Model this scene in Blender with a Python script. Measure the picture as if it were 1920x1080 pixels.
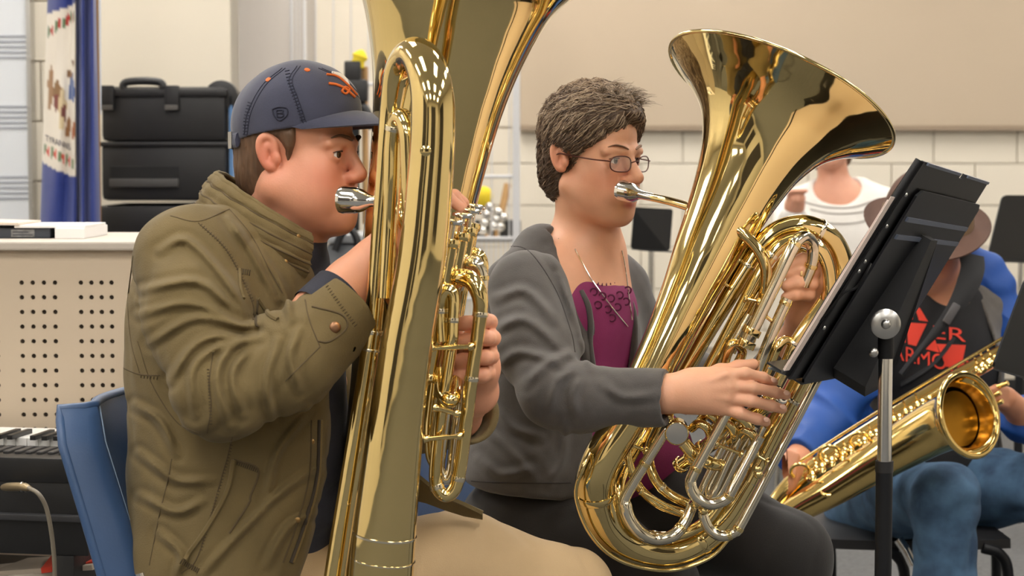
import bpy, bmesh, math, random
import numpy as np
from mathutils import Vector, Matrix
from mathutils.bvhtree import BVHTree

for o in list(bpy.data.objects): bpy.data.objects.remove(o)
SC = bpy.context.scene
COL = SC.collection

# ------------------------------------------------------------------ camera
FPX = 3733.0            # focal length in pixels of a 1920 wide frame
CAMZ = 1.17
HORIZON = 300.0
PITCH = math.atan((540-HORIZON)/FPX)
cam = bpy.data.cameras.new('camera'); camo = bpy.data.objects.new('camera', cam); COL.objects.link(camo)
camo.location = (0, 0, CAMZ); camo.rotation_euler = (math.pi/2-PITCH, 0, 0)
cam.sensor_width = 36; cam.lens = FPX/1920*36; cam.clip_start = .05; cam.clip_end = 60
cam.dof.use_dof = True; cam.dof.focus_distance = 3.25; cam.dof.aperture_fstop = 7.0
SC.camera = camo
# ------------------------------------------------------------------ world, exposure
wd = bpy.data.worlds.new('world'); SC.world = wd; wd.use_nodes = True
wd.node_tree.nodes['Background'].inputs[0].default_value = (.9, .93, 1, 1)
wd.node_tree.nodes['Background'].inputs[1].default_value = .3
vs = SC.view_settings
vs.view_transform = 'Standard'; vs.look = 'None'; vs.gamma = 1; vs.exposure = 0.12
vs.use_curve_mapping = False
LAMP_POWER = 15.0

# ------------------------------------------------------------------ helpers
def C(r, g, b):
    f = lambda c: (c/255)/12.92 if c/255 <= .04045 else (((c/255)+.055)/1.055)**2.4
    return (f(r), f(g), f(b))
def W(px, py, Y):
    fy, fz = math.cos(PITCH), -math.sin(PITCH)
    a, b = (px-960)/FPX, (540-py)/FPX
    d = np.array([a, fy+b*math.sin(PITCH), fz+b*math.cos(PITCH)])
    return d*(Y/d[1]) + np.array([0, 0, CAMZ])
def S(n, Y): return n*Y/FPX
def A(*p): return np.array(p, float)
def nrm(v): v = np.asarray(v, float); return v/np.linalg.norm(v)

WL = {}
def newmesh(name, V, F, smooth=True):
    me = bpy.data.meshes.new(name)
    V = np.asarray(V, np.float32)
    if isinstance(F, np.ndarray) and F.ndim == 2:
        nf, k = F.shape
        me.vertices.add(len(V)); me.vertices.foreach_set('co', V.ravel())
        me.loops.add(nf*k); me.loops.foreach_set('vertex_index', F.astype(np.int32).ravel())
        me.polygons.add(nf)
        me.polygons.foreach_set('loop_start', np.arange(0, nf*k, k, dtype=np.int32))
        me.update(calc_edges=True)
    else:
        me.from_pydata(V.tolist(), [], [list(map(int, f)) for f in F])
    me.validate(clean_customdata=False)
    me.polygons.foreach_set('use_smooth', np.full(len(me.polygons), smooth))
    me.update()
    return me
def join(geos):
    Vs, Fs, n = [], [], 0
    for V, F in geos:
        V = np.asarray(V, float)
        Vs.append(V); Fs += [[int(i)+n for i in f] for f in F]; n += len(V)
    return np.concatenate(Vs), Fs
def obj(name, geo, m, parent=None, smooth=True, loc=None, auto=None):
    if isinstance(geo, list): geo = join(geo)
    V, F = geo
    V = np.asarray(V, float)
    if parent is not None: base = WL[parent.name]
    elif loc is not None: base = np.asarray(loc, float)
    else: base = A((V[:, 0].min()+V[:, 0].max())/2, (V[:, 1].min()+V[:, 1].max())/2, V[:, 2].min())
    me = newmesh(name, V-base, F, smooth)
    if m: me.materials.append(m)
    o = bpy.data.objects.new(name, me); COL.objects.link(o)
    if parent is not None: o.parent = parent
    else: o.location = base
    WL[o.name] = base
    if smooth and not isinstance(F, np.ndarray): me.set_sharp_from_angle(angle=math.radians(auto or 50))
    return o
def thing(name, label, cat, loc, group=None):
    o = bpy.data.objects.new(name, None); COL.objects.link(o); o.location = tuple(loc)
    o.empty_display_size = .05
    WL[o.name] = np.asarray(loc, float)
    o['label'] = label; o['category'] = cat
    if group: o['group'] = group
    return o
def tag(o, label, cat, group=None):
    o['label'] = label; o['category'] = cat
    if group: o['group'] = group
    return o
def struct(o, label=None):
    o['kind'] = 'structure'
    if label: o['label'] = label
    return o
def dup(o, off, parent=None, label=None):
    c = o.copy(); COL.objects.link(c)
    if parent is not None: c.parent = parent
    if label: c['label'] = label
    c.location = Vector(c.location)+Vector(off)
    WL[c.name] = WL[o.name]+np.asarray(off, float)
    return c

# ---- shapes
def catmull(P, sub):
    P = np.asarray(P, float); n = len(P)
    if n < 3: 
        t = np.linspace(0, 1, sub+1)[:, None]; return P[0]*(1-t)+P[-1]*t
    ext = np.vstack([2*P[0]-P[1], P, 2*P[-1]-P[-2]]); out = []
    for i in range(n-1):
        p0, p1, p2, p3 = ext[i:i+4]
        for s in range(sub):
            t = s/sub
            out.append(.5*((2*p1)+(-p0+p2)*t+(2*p0-5*p1+4*p2-p3)*t*t+(-p0+3*p1-3*p2+p3)*t**3))
    out.append(P[-1]); return np.array(out)
def tube(P, R, n=14, sub=6, cap=True, smooth=True, closed=False, flat=None):
    """sweep: P points, R radius (number or per point); flat=(w,h) factors of section"""
    P = np.asarray(P, float)
    R = np.full(len(P), R, float) if np.isscalar(R) else np.asarray(R, float)
    if smooth:
        q = catmull(np.column_stack([P, R]), sub); P, R = q[:, :3], q[:, 3]
    m = len(P)
    T = np.gradient(P, axis=0); T /= np.linalg.norm(T, axis=1)[:, None]+1e-12
    up = A(0, 0, 1) if abs(T[0][2]) < .9 else A(0, 1, 0)
    N = nrm(np.cross(T[0], up)); V = []
    a = np.linspace(0, 2*math.pi, n, endpoint=False)
    for i in range(m):
        N = nrm(N-T[i]*np.dot(N, T[i])); B = np.cross(T[i], N)
        w, h = flat if flat else (1, 1)
        V.append(P[i]+R[i]*(np.cos(a)[:, None]*N*w+np.sin(a)[:, None]*B*h))
    V = np.concatenate(V); F = []
    for i in range(m-1):
        for j in range(n):
            k = (j+1) % n
            F.append([i*n+j, i*n+k, (i+1)*n+k, (i+1)*n+j])
    if cap:
        F.append(list(range(n))[::-1]); F.append([(m-1)*n+j for j in range(n)])
    return V, F
def basis(d):
    d = nrm(d); up = A(0, 0, 1) if abs(d[2]) < .95 else A(0, 1, 0)
    x = nrm(np.cross(up, d)); return x, np.cross(d, x), d
def lathe(o, d, prof, n=32, closed=False):
    x, y, z = basis(d); a = np.linspace(0, 2*math.pi, n, endpoint=False)
    V = np.concatenate([np.asarray(o)+z*t+r*(np.cos(a)[:, None]*x+np.sin(a)[:, None]*y) for t, r in prof]); F = []
    for i in range(len(prof)-1):
        for j in range(n):
            k = (j+1) % n; F.append([i*n+j, i*n+k, (i+1)*n+k, (i+1)*n+j])
    if not closed:
        F.append(list(range(n))[::-1]); m = len(prof)-1; F.append([m*n+j for j in range(n)])
    return V, F
def box(c, h, R=None, bev=0.0):
    """c centre, h half sizes, R 3x3 columns axes; bevelled by chamfer"""
    bm = bmesh.new(); bmesh.ops.create_cube(bm, size=2)
    for v in bm.verts: v.co = Vector((v.co.x*h[0], v.co.y*h[1], v.co.z*h[2]))
    if bev > 0: bmesh.ops.bevel(bm, geom=list(bm.edges), offset=bev, segments=2, profile=.6, affect='EDGES', clamp_overlap=True)
    V = np.array([v.co[:] for v in bm.verts]); bm.verts.index_update()
    F = [[v.index for v in f.verts] for f in bm.faces]; bm.free()
    if R is not None: V = V@np.asarray(R).T
    return V+np.asarray(c, float), F
def bx(x0, x1, y0, y1, z0, z1, bev=0.0):
    return box(((x0+x1)/2, (y0+y1)/2, (z0+z1)/2), ((x1-x0)/2, (y1-y0)/2, (z1-z0)/2), None, bev)
def axes(x, up):
    """columns x, y, z with x exact and z close to up"""
    x = nrm(x); y = nrm(np.cross(up, x)); z = np.cross(x, y)
    return np.column_stack([x, y, z])
def prism(poly, thick, bev=0):
    """poly: list of 3D points (planar), extruded by vector thick"""
    P = np.asarray(poly, float); n = len(P); V = np.vstack([P, P+np.asarray(thick)])
    F = [list(range(n))[::-1], list(range(n, 2*n))]
    for i in range(n): j = (i+1) % n; F.append([i, j, n+j, n+i])
    return V, F
def sheet(G, thick):
    """G (m,n,3) grid -> closed thick sheet; thick: scalar along normals"""
    m, n, _ = G.shape
    du = np.gradient(G, axis=0); dv = np.gradient(G, axis=1); N = np.cross(du, dv)
    N /= np.linalg.norm(N, axis=2)[..., None]+1e-12
    A_, B_ = G+N*thick/2, G-N*thick/2
    V = np.vstack([A_.reshape(-1, 3), B_.reshape(-1, 3)]); F = []; o = m*n
    for i in range(m-1):
        for j in range(n-1):
            a = i*n+j
            F.append([a, a+n, a+n+1, a+1]); F.append([o+a, o+a+1, o+a+n+1, o+a+n])
    ring = [i*n for i in range(m)]+[(m-1)*n+j for j in range(1, n)]+[i*n+n-1 for i in range(m-2, -1, -1)]+[j for j in range(n-2, 0, -1)]
    for a, b in zip(ring, ring[1:]+ring[:1]): F.append([a, o+a, o+b, b][::-1])
    return V, F
def text_geo(s, size, ext=.0, bold=.0):
    cu = bpy.data.curves.new('t', 'FONT'); cu.body = s; cu.size = size; cu.align_x = 'CENTER'; cu.align_y = 'CENTER'; cu.extrude = ext; cu.offset = bold
    o = bpy.data.objects.new('t', cu); COL.objects.link(o)
    dg = bpy.context.evaluated_depsgraph_get(); me = bpy.data.meshes.new_from_object(o.evaluated_get(dg))
    V = np.array([v.co[:] for v in me.vertices]); F = [list(p.vertices) for p in me.polygons]
    bpy.data.objects.remove(o); bpy.data.curves.remove(cu); bpy.data.meshes.remove(me)
    return V, F

# ---- materials
MATS = {}
def mat(name, col, rough=.6, metal=0., var=0., vscale=6., bump=0., bscale=150., sss=0., sheen=0., coat=0., attr=None, col2=None, emit=0., alpha=1., trans=0., stretch=None, dist=.002, bdetail=3):
    if name in MATS: return MATS[name]
    m = bpy.data.materials.new(name); m.use_nodes = True; nt = m.node_tree; b = nt.nodes['Principled BSDF']
    b.inputs['Roughness'].default_value = rough; b.inputs['Metallic'].default_value = metal
    b.inputs['Base Color'].default_value = (*col, 1)
    if sss: b.inputs['Subsurface Weight'].default_value = sss; b.inputs['Subsurface Radius'].default_value = (1, .35, .2); b.inputs['Subsurface Scale'].default_value = .006
    if sheen: b.inputs['Sheen Weight'].default_value = sheen; b.inputs['Sheen Roughness'].default_value = .5
    if coat: b.inputs['Coat Weight'].default_value = coat; b.inputs['Coat Roughness'].default_value = .05
    if emit: b.inputs['Emission Color'].default_value = (*col, 1); b.inputs['Emission Strength'].default_value = emit
    if trans: b.inputs['Transmission Weight'].default_value = trans; b.inputs['IOR'].default_value = 1.3
    if alpha < 1: b.inputs['Alpha'].default_value = alpha
    tc = nt.nodes.new('ShaderNodeTexCoord'); vec = tc.outputs['Object']
    if stretch:
        mp = nt.nodes.new('ShaderNodeMapping'); mp.inputs['Scale'].default_value = stretch; nt.links.new(vec, mp.inputs[0]); vec = mp.outputs[0]
    src = None
    if attr:
        at = nt.nodes.new('ShaderNodeAttribute'); at.attribute_name = attr; src = at.outputs['Color']
    if var or col2:
        nz = nt.nodes.new('ShaderNodeTexNoise'); nz.inputs['Scale'].default_value = vscale; nz.inputs['Detail'].default_value = 5
        nt.links.new(vec, nz.inputs['Vector'])
        rp = nt.nodes.new('ShaderNodeMapRange'); rp.inputs[1].default_value = .3; rp.inputs[2].default_value = .7
        nt.links.new(nz.outputs['Fac'], rp.inputs[0])
        mx = nt.nodes.new('ShaderNodeMix'); mx.data_type = 'RGBA'
        nt.links.new(rp.outputs[0], mx.inputs[0])
        if attr:
            mul = nt.nodes.new('ShaderNodeMix'); mul.data_type = 'RGBA'; mul.blend_type = 'MULTIPLY'; mul.inputs[0].default_value = 1
            nt.links.new(src, mul.inputs[6]); mul.inputs[7].default_value = (1-var, 1-var, 1-var, 1)
            nt.links.new(src, mx.inputs[6]); nt.links.new(mul.outputs[2], mx.inputs[7])
        else:
            c2 = col2 or tuple(c*(1-var) for c in col)
            mx.inputs[6].default_value = (*col, 1); mx.inputs[7].default_value = (*c2, 1)
        src = mx.outputs[2]
    if src: nt.links.new(src, b.inputs['Base Color'])
    if bump:
        n2 = nt.nodes.new('ShaderNodeTexNoise'); n2.inputs['Scale'].default_value = bscale; n2.inputs['Detail'].default_value = bdetail
        nt.links.new(vec, n2.inputs['Vector'])
        bp = nt.nodes.new('ShaderNodeBump'); bp.inputs['Strength'].default_value = bump; bp.inputs['Distance'].default_value = dist
        nt.links.new(n2.outputs['Fac'], bp.inputs['Height']); nt.links.new(bp.outputs[0], b.inputs['Normal'])
    MATS[name] = m; return m

def largest(V, F):
    """keep the biggest connected piece only"""
    lab = np.arange(len(V))
    while True:
        m = lab[F].min(1); new = lab.copy()
        for c in range(4): np.minimum.at(new, F[:, c], m)
        new = new[new]
        if (new == lab).all(): break
        lab = new
    fl = lab[F[:, 0]]; u, n = np.unique(fl, return_counts=True); F = F[fl == u[n.argmax()]]
    used = np.unique(F); mp_ = np.zeros(len(V), int); mp_[used] = np.arange(len(used))
    return V[used], mp_[F]
# ---- signed distance field bodies, meshed with sparse surface nets
class Sdf:
    def __init__(s): s.ops = []
    def cone(s, a, b, ra, rb, k=.01, op='u'): 
        a, b = np.asarray(a, float), np.asarray(b, float); ba = b-a; L = max(ba@ba, 1e-12)
        def f(P):
            t = np.clip(((P-a)@ba)/L, 0, 1); return np.linalg.norm(P-a-t[..., None]*ba, axis=-1)-(ra+(rb-ra)*t)
        s.ops.append((op, f, k)); return s
    def chain(s, P, R, k=.01, op='u'):
        for i in range(len(P)-1): s.cone(P[i], P[i+1], R[i], R[i+1], k, op)
        return s
    def ell(s, c, r, R=None, k=.01, op='u'):
        c = np.asarray(c, float); r = np.asarray(r, float); M = np.eye(3) if R is None else np.asarray(R)
        def f(P):
            q = (P-c)@M; k0 = np.linalg.norm(q/r, axis=-1); k1 = np.linalg.norm(q/(r*r), axis=-1)
            return np.where(k0 < 1e-6, -r.min(), k0*(k0-1)/np.maximum(k1, 1e-9))
        s.ops.append((op, f, k)); return s
    def box(s, c, h, R=None, rr=.005, k=.01, op='u'):
        c = np.asarray(c, float); h = np.asarray(h, float)-rr; M = np.eye(3) if R is None else np.asarray(R)
        def f(P):
            q = np.abs((P-c)@M)-h
            return np.linalg.norm(np.maximum(q, 0), axis=-1)+np.minimum(q.max(axis=-1), 0)-rr
        s.ops.append((op, f, k)); return s
    def plane(s, p, n, k=.005):          # keep the side away from n
        p = np.asarray(p, float); n = nrm(n)
        s.ops.append(('i', lambda P: (P-p)@n, k)); return s
    def func(s, f, k=.01, op='u'): s.ops.append((op, f, k)); return s
    @staticmethod
    def comb(d, v, op, k):
        if op == 'u': 
            h = np.maximum(k-np.abs(d-v), 0)/k; return np.minimum(d, v)-h*h*k*.25
        if op == 's': v = -v
        h = np.maximum(k-np.abs(d-v), 0)/k; return np.maximum(d, v)+h*h*k*.25
    def val(s, P):
        d = np.full(P.shape[:-1], 1e3)
        for op, f, k in s.ops: d = s.comb(d, f(P), op, k)
        return d
    def build(s, h, lo, hi, disp=None, dmax=0.):
        B = 8; lo = np.asarray(lo, float); nb = np.ceil((np.asarray(hi)-lo)/(B*h)).astype(int)
        g = np.stack(np.meshgrid(*[np.arange(n) for n in nb], indexing='ij'), -1).reshape(-1, 3)
        cen = lo+(g+.5)*B*h; diag = .5*math.sqrt(3)*B*h
        vals = [f(cen) for _, f, _ in s.ops]
        d = np.full(len(cen), 1e3); m = np.full(len(cen), 1e3)
        for (op, f, k), v in zip(s.ops, vals):
            d = s.comb(d, v, op, k)
            if op == 'u': m = np.minimum(m, v)
        sel = np.where(np.abs(d) < diag*1.45+dmax+.004)[0]
        loc = np.stack(np.meshgrid(*[np.arange(B+1)]*3, indexing='ij'), -1)
        verts, keys, quads = [], [], []
        D = nb*B+2
        key = lambda c: (c[..., 0]*D[1]+c[..., 1])*D[2]+c[..., 2]
        co = np.array([[i, j, k] for i in (0, 1) for j in (0, 1) for k in (0, 1)])
        for q in range(0, len(sel), 1500):
            sb = sel[q:q+1500]; G = g[sb][:, None, None, None, :]*B+loc[None]
            P = lo+G*h; val = np.full(P.shape[:-1], 1e3)
            for (op, f, k), v in zip(s.ops, vals):
                act = np.where(v[sb] < m[sb]+2*diag+k+.01)[0] if op == 'u' else (np.where(v[sb] < 2*diag+k)[0] if op == 's' else np.arange(len(sb)))
                if len(act): val[act] = s.comb(val[act], f(P[act]), op, k)
            if disp is not None: val = val+disp(P)
            ins = val < 0
            cnt = sum(ins[:, i:i+B, j:j+B, k:k+B].astype(np.int8) for i, j, k in co)
            b, x, y, z = np.where((cnt > 0) & (cnt < 8))
            if len(b) == 0: continue
            cv = np.stack([val[b, x+i, y+j, z+k] for i, j, k in co], 1)
            acc = np.zeros((len(b), 3)); n = np.zeros(len(b))
            for e0 in range(8):
                for e1 in range(e0+1, 8):
                    if np.abs(co[e0]-co[e1]).sum() != 1: continue
                    v0, v1 = cv[:, e0], cv[:, e1]; cr = (v0 < 0) != (v1 < 0)
                    t = np.where(cr, v0/np.where(cr, v0-v1, 1), 0)
                    acc += np.where(cr[:, None], co[e0]+t[:, None]*(co[e1]-co[e0]), 0); n += cr
            gc = g[sb][b]*B+np.stack([x, y, z], 1)
            verts.append(lo+(gc+acc/n[:, None])*h); keys.append(key(gc))
            for ax in range(3):
                e = np.eye(3, dtype=int)[ax]; o1, o2 = np.eye(3, dtype=int)[(ax+1) % 3], np.eye(3, dtype=int)[(ax+2) % 3]
                a0 = ins[:, :B, :B, :B]; a1 = ins[:, e[0]:e[0]+B, e[1]:e[1]+B, e[2]:e[2]+B]
                b, x, y, z = np.where(a0 != a1)
                if len(b) == 0: continue
                c = g[sb][b]*B+np.stack([x, y, z], 1); fl = ins[b, x, y, z]
                qk = np.stack([key(c-o1-o2), key(c-o2), key(c), key(c-o1)], 1)
                qk[~fl] = qk[~fl][:, ::-1]; quads.append(qk)
        V = np.concatenate(verts); K = np.concatenate(keys); Q = np.concatenate(quads)
        o = np.argsort(K); K = K[o]; V = V[o]
        I = np.searchsorted(K, Q); I = np.clip(I, 0, len(K)-1); ok = (K[I] == Q).all(1)
        return largest(V, I[ok])
def smooth_geo(V, F, it=2, lam=.5):
    V = V.copy(); E = np.concatenate([F[:, [0, 1]], F[:, [1, 2]], F[:, [2, 3]], F[:, [3, 0]]])
    n = np.bincount(E.ravel(), minlength=len(V)).astype(float)[:, None]; n[n == 0] = 1
    for _ in range(it):
        a = np.zeros_like(V)
        for c in range(3):
            a[:, c] = np.bincount(E[:, 0], V[E[:, 1], c], len(V))+np.bincount(E[:, 1], V[E[:, 0], c], len(V))
        V += lam*(a/n-V)
    return V, F
def bvh(geo):
    V, F = geo
    return BVHTree.FromPolygons([tuple(v) for v in V], [tuple(map(int, f)) for f in F])
CAMP = Vector((0, 0, CAMZ))
def hit(tree, px, py, off=0.):
    """point on a built surface seen along a sight line"""
    d = Vector(W(px, py, 1.)-A(0, 0, CAMZ)).normalized()
    p, n, i, t = tree.ray_cast(CAMP, d)
    if p is None: return None
    if n.dot(d) > 0: n = -n
    return np.array(p)+np.array(n)*off
def setcol(o, name, cols):
    me = o.data; at = me.color_attributes.new(name, 'FLOAT_COLOR', 'POINT')
    at.data.foreach_set('color', np.column_stack([cols, np.ones(len(cols))]).astype(np.float32).ravel())
def vnoise(P, s, seed=0):
    """cheap smooth noise from warped sines, about -1..1"""
    r = np.random.RandomState(seed); out = 0; P = P*s
    for i in range(4):
        k = r.normal(size=3); k *= (1+.5*i)/np.linalg.norm(k); ph = r.rand()*6.28
        out = out+np.sin(P@k*2+ph+1.3*np.sin(P@np.roll(k, 1)*1.7+ph))/(1+.4*i)
    return out/2.2
# ================================================================== materials
m_wall = mat('painted_block', C(226, 217, 200), .6, var=.04, vscale=3, bump=.25, bscale=120)
m_joint = mat('mortar_joint', C(206, 197, 182), .8)
m_plaster = mat('cream_plaster', C(222, 213, 196), .6, var=.03, vscale=2)
m_shadewall = mat('shade_grey_wall', C(176, 170, 164), .7, var=.04, vscale=2)
m_panelfab = mat('beige_acoustic_fabric', C(190, 173, 151), .9, var=.05, vscale=1.5, bump=.3, bscale=500)
m_shadowtan = mat('tan_shadow', C(150, 132, 112), .6)
m_carpet = mat('grey_carpet', C(98, 98, 98), .95, var=.35, vscale=60, bump=.6, bscale=400)
m_ceil = mat('ceiling_tile', C(232, 230, 224), .9, var=.05, vscale=30)
m_lamp = mat('lamp_diffuser', (1, .96, .9), .5, emit=LAMP_POWER)
m_whitemetal = mat('white_metal', C(225, 225, 224), .4)
m_black = mat('black_plastic', C(34, 33, 34), .45, var=.15, vscale=20, bump=.15, bscale=300)
m_blackmetal = mat('black_painted_metal', C(22, 23, 26), .42, bump=.1, bscale=600)
m_chrome = mat('chrome', (.75, .74, .72), .12, 1)
m_steel = mat('brushed_steel', (.55, .54, .52), .3, 1)
m_brass = mat('lacquered_brass', (.84, .66, .30), .06, 1, coat=.3, var=.06, vscale=5, bump=.22, bscale=16, bdetail=1, dist=.004)
m_gold = mat('gold_brass_inside', (.75, .42, .08), .25, 1)
m_nickel = mat('nickel_silver', (.80, .74, .60), .12, 1)
m_silver = mat('silver_plate', (.88, .86, .82), .1, 1)

# ================================================================== room shell
RX0, RX1, RY0, RY1, RH = -4.2, 5.2, -4.5, 9.7, 3.1
struct(obj('floor', bx(RX0-.1, RX1+.1, RY0-.1, RY1+.1, -.1, 0), m_carpet, smooth=False), 'grey carpeted floor')
struct(obj('ceiling', bx(RX0-.1, RX1+.1, RY0-.1, RY1+.1, RH, RH+.1), m_ceil, smooth=False), 'white tiled ceiling')
wb = struct(obj('wall_back', bx(RX0, RX1+.1, RY1+.012, RY1+.12, 0, RH), m_joint, smooth=False), 'cream painted block wall')
struct(obj('wall_right', bx(RX1, RX1+.1, RY0, RY1, 0, RH), m_wall, smooth=False), 'cream wall')
struct(obj('wall_left', bx(RX0-.1, RX0, RY0, RY1, 0, RH), m_wall, smooth=False), 'cream wall')
struct(obj('wall_front', bx(RX0, RX1, RY0-.1, RY0, 0, RH), m_wall, smooth=False), 'cream wall')
# blocks of the back wall under the fabric panel
BW, BH = .406, .2032
zt = W(1200, 237, RY1)[2]
zj = W(1200, 307, RY1)[2]
proto = None
def blocks(parent, x0, x1, yface, z0, zmin, zmax, depth=.02):
    """courses of blocks with recessed joints, one object per block; mesh data shared"""
    full = None; r0 = int(math.floor((zmin-z0)/BH))
    r1 = int(math.ceil((zmax-z0)/BH))
    for r in range(r0, r1):
        za, zb = max(zmin, z0+r*BH), min(zmax, z0+(r+1)*BH)
        if zb-za < .03: continue
        xs = x0-(r % 2)*BW/2; isfull = abs(zb-za-BH) < 1e-6
        while xs < x1:
            a, b = max(xs, x0), min(xs+BW, x1); xs += BW
            if b-a < .03: continue
            if isfull and abs(b-a-BW) < 1e-6 and full:
                o = dup(full[0], (a-full[1], 0, za-full[2]))
            else:
                o = obj('wall_block', bx(a+.0025, b-.0025, yface, yface+depth, za+.0025, zb-.0025, .003), m_wall, parent, smooth=False)
                if isfull and abs(b-a-BW) < 1e-6: full = (o, a, za)
blocks(wb, -1.2, 3.4, RY1-.004, zj, .25, zt-.01)
pa = obj('wall_panel', bx(W(975, 0, RY1)[0], 5.1, RY1-.05, RY1+.012, zt, RH, .006), m_panelfab, smooth=False)
tag(pa, 'large beige fabric acoustic panel on the upper back wall', 'wall panel')
obj('panel_shadow_strip', bx(W(975, 0, RY1)[0], 5.1, RY1-.054, RY1-.0, zt-.02, zt+.001), m_shadowtan, pa, smooth=False)  # shadow line under the panel, put in as a dark tan strip
obj('wall_block_upper', bx(-1.2, W(973, 0, RY1)[0], RY1-.004, RY1+.012, zt, RH), m_wall, wb, smooth=False).name = 'upper_block_field'
# near left wall with its return
YL = 6.8
XR = W(437, 300, YL)[0]
wl = struct(obj('wall_far_left', bx(RX0, XR, YL+.012, YL+.16, 0, RH), m_joint, smooth=False), 'cream block wall behind the flag')
obj('plaster_face', bx(W(172, 0, YL)[0], XR, YL-.04, YL+.012, 0, RH, .004), m_plaster, wl, smooth=False)
blocks(wl, W(-150, 0, YL)[0], W(171, 0, YL)[0], YL-.004, W(0, 228, YL)[2], .5, 2.2)
struct(obj('wall_return', bx(XR-.12, XR, YL-.035, RY1, 0, RH), m_shadewall, smooth=False), 'return wall beside the wire locker, its shade painted grey')  # the shade on this face is put into its grey colour
struct(obj('baseboard_back', bx(-.95, RX1, RY1-.02, RY1, 0, .1), m_black, smooth=False), 'dark rubber baseboard')

# ceiling lamps (they light the room, reflected in the brass)
m_lampframe = mat('lamp_frame', C(235, 235, 232), .5)
for X in (-3.2, -1.1, 1.0, 3.1):
    for Y in (-2.9, -.6, 1.7, 4.0, 6.3, 8.5):
        if X < -2 and Y > 6.5: continue
        if X < -1 and Y > 6.5: X = -.45
        t = thing('ceiling_light', 'white recessed fluorescent ceiling light above the band', 'ceiling light', (X, Y, RH), 'recessed ceiling lights')
        obj('diffuser', bx(X-.28, X+.28, Y-.58, Y+.58, RH-.022, RH-.012), m_lamp, t, smooth=False)
        obj('frame', [bx(X-.31, X-.28, Y-.61, Y+.61, RH-.03, RH), bx(X+.28, X+.31, Y-.61, Y+.61, RH-.03, RH),
                      bx(X-.28, X+.28, Y-.61, Y-.58, RH-.03, RH), bx(X-.28, X+.28, Y+.58, Y+.61, RH-.03, RH)], m_lampframe, t, smooth=False)

# unseen dark panels added on the walls to put dark streaks in the brass
m_dkpanel = mat('dark_reflection_panel', C(62, 58, 56), .95, var=.1, vscale=4, bump=.3, bscale=300)
for (x0, x1) in ((-3.9, -2.6), (-.9, 1.9)):
    tag(obj('wall_panel', bx(x0, x1, RY0, RY0+.05, .5, 2.7, .006), m_dkpanel, smooth=False), 'charcoal panel added on the wall opposite the band for dark reflections', 'wall panel', 'added charcoal reflection panels')
for (y0, y1) in ((-3.9, -.6),):
    tag(obj('wall_panel', bx(RX1-.05, RX1, y0, y1, .3, 2.7, .006), m_dkpanel, smooth=False), 'charcoal panel added on the right wall for dark reflections', 'wall panel', 'added charcoal reflection panels on the right')
    tag(obj('wall_panel', bx(RX0, RX0+.05, y0, y1, .3, 2.7, .006), m_dkpanel, smooth=False), 'charcoal panel added on the left wall for dark reflections', 'wall panel', 'added charcoal reflection panels on the left')

# ================================================================== background things
# --- music staff whiteboard, far left
Yb = 6.74
x1 = W(54, 0, Yb)[0]
z0, z1 = W(0, 425, Yb)[2], 2.3
wbt = thing('whiteboard', 'white marker board ruled with music staff lines at the left edge', 'whiteboard', (x1-.6, Yb+.05, z0))
obj('board_surface', bx(x1-1.3, x1-.008, Yb, Yb+.05, z0, z1), mat('whiteboard_enamel', C(222, 226, 232), .25), wbt, smooth=False)
obj('frame', [bx(x1-.008, x1+.006, Yb-.012, Yb+.05, z0, z1), bx(x1-1.3, x1, Yb-.012, Yb+.05, z0-.02, z0)], m_steel, wbt, smooth=False)
m_line = mat('staff_line_grey', C(158, 162, 172), .5)
for y0 in (-64, 68, 200, 332):
    for k in range(5):
        z = W(20, y0+k*10, Yb)[2]
        obj('staff_line', bx(x1-1.25, x1-.012, Yb-.0025, Yb, z-.0035, z+.0035), m_line, wbt, smooth=False)

# --- state flag hanging in folds on a pole
Yf = 5.7
flag = thing('flag', 'navy blue flag with a white seal hanging in folds', 'flag', W(160, 445, Yf)*A(1, 1, 0))
m_flag = mat('flag_nylon', (1, 1, 1), .55, attr='Col', sheen=.2, bump=.1, bscale=300)
m_pole = mat('flag_pole_wood', C(150, 110, 60), .4)
zs = np.linspace(W(0, -60, Yf)[2], W(0, 640, Yf)[2], 120)
def flagx(pys):
    rows = []
    for py in pys:
        k = np.clip((py+60)/560, 0, 1.1)
        # cross-section: (px, depth) polyline from free edge round the folds
        L = 92-18*k; fe = 143; Rr = 178+11*k
        pts = [(L+30, .10), (L+6, .07), (L, .03), (L+14, -.005), (L+30, -.02+.008*math.sin(py/60)), (L+46, -.012), (fe-3, -.035), (fe+4, -.012),
               (fe+12, -.045+.006*math.sin(py/45)), (fe+20, -.02), (fe+30, -.04), (Rr-4, -.02), (Rr, .02), (Rr-8, .06), (Rr-26, .08)]
        q = catmull(np.array(pts), 6)
        rows.append([W(a, py, Yf+b*1.6) for a, b in q])
    return np.array(rows)
pys = np.linspace(-70, 620, 150)
Gf = flagx(pys)
V, F = sheet(Gf, .003)
fo = obj('cloth', (V, F), m_flag, flag)
navy, white = np.array(C(38, 56, 130)), np.array(C(224, 216, 204))
nn = Gf.shape[1]; u = np.tile(np.arange(nn)/(nn-1), len(pys)); py = np.repeat(pys, nn)
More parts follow.
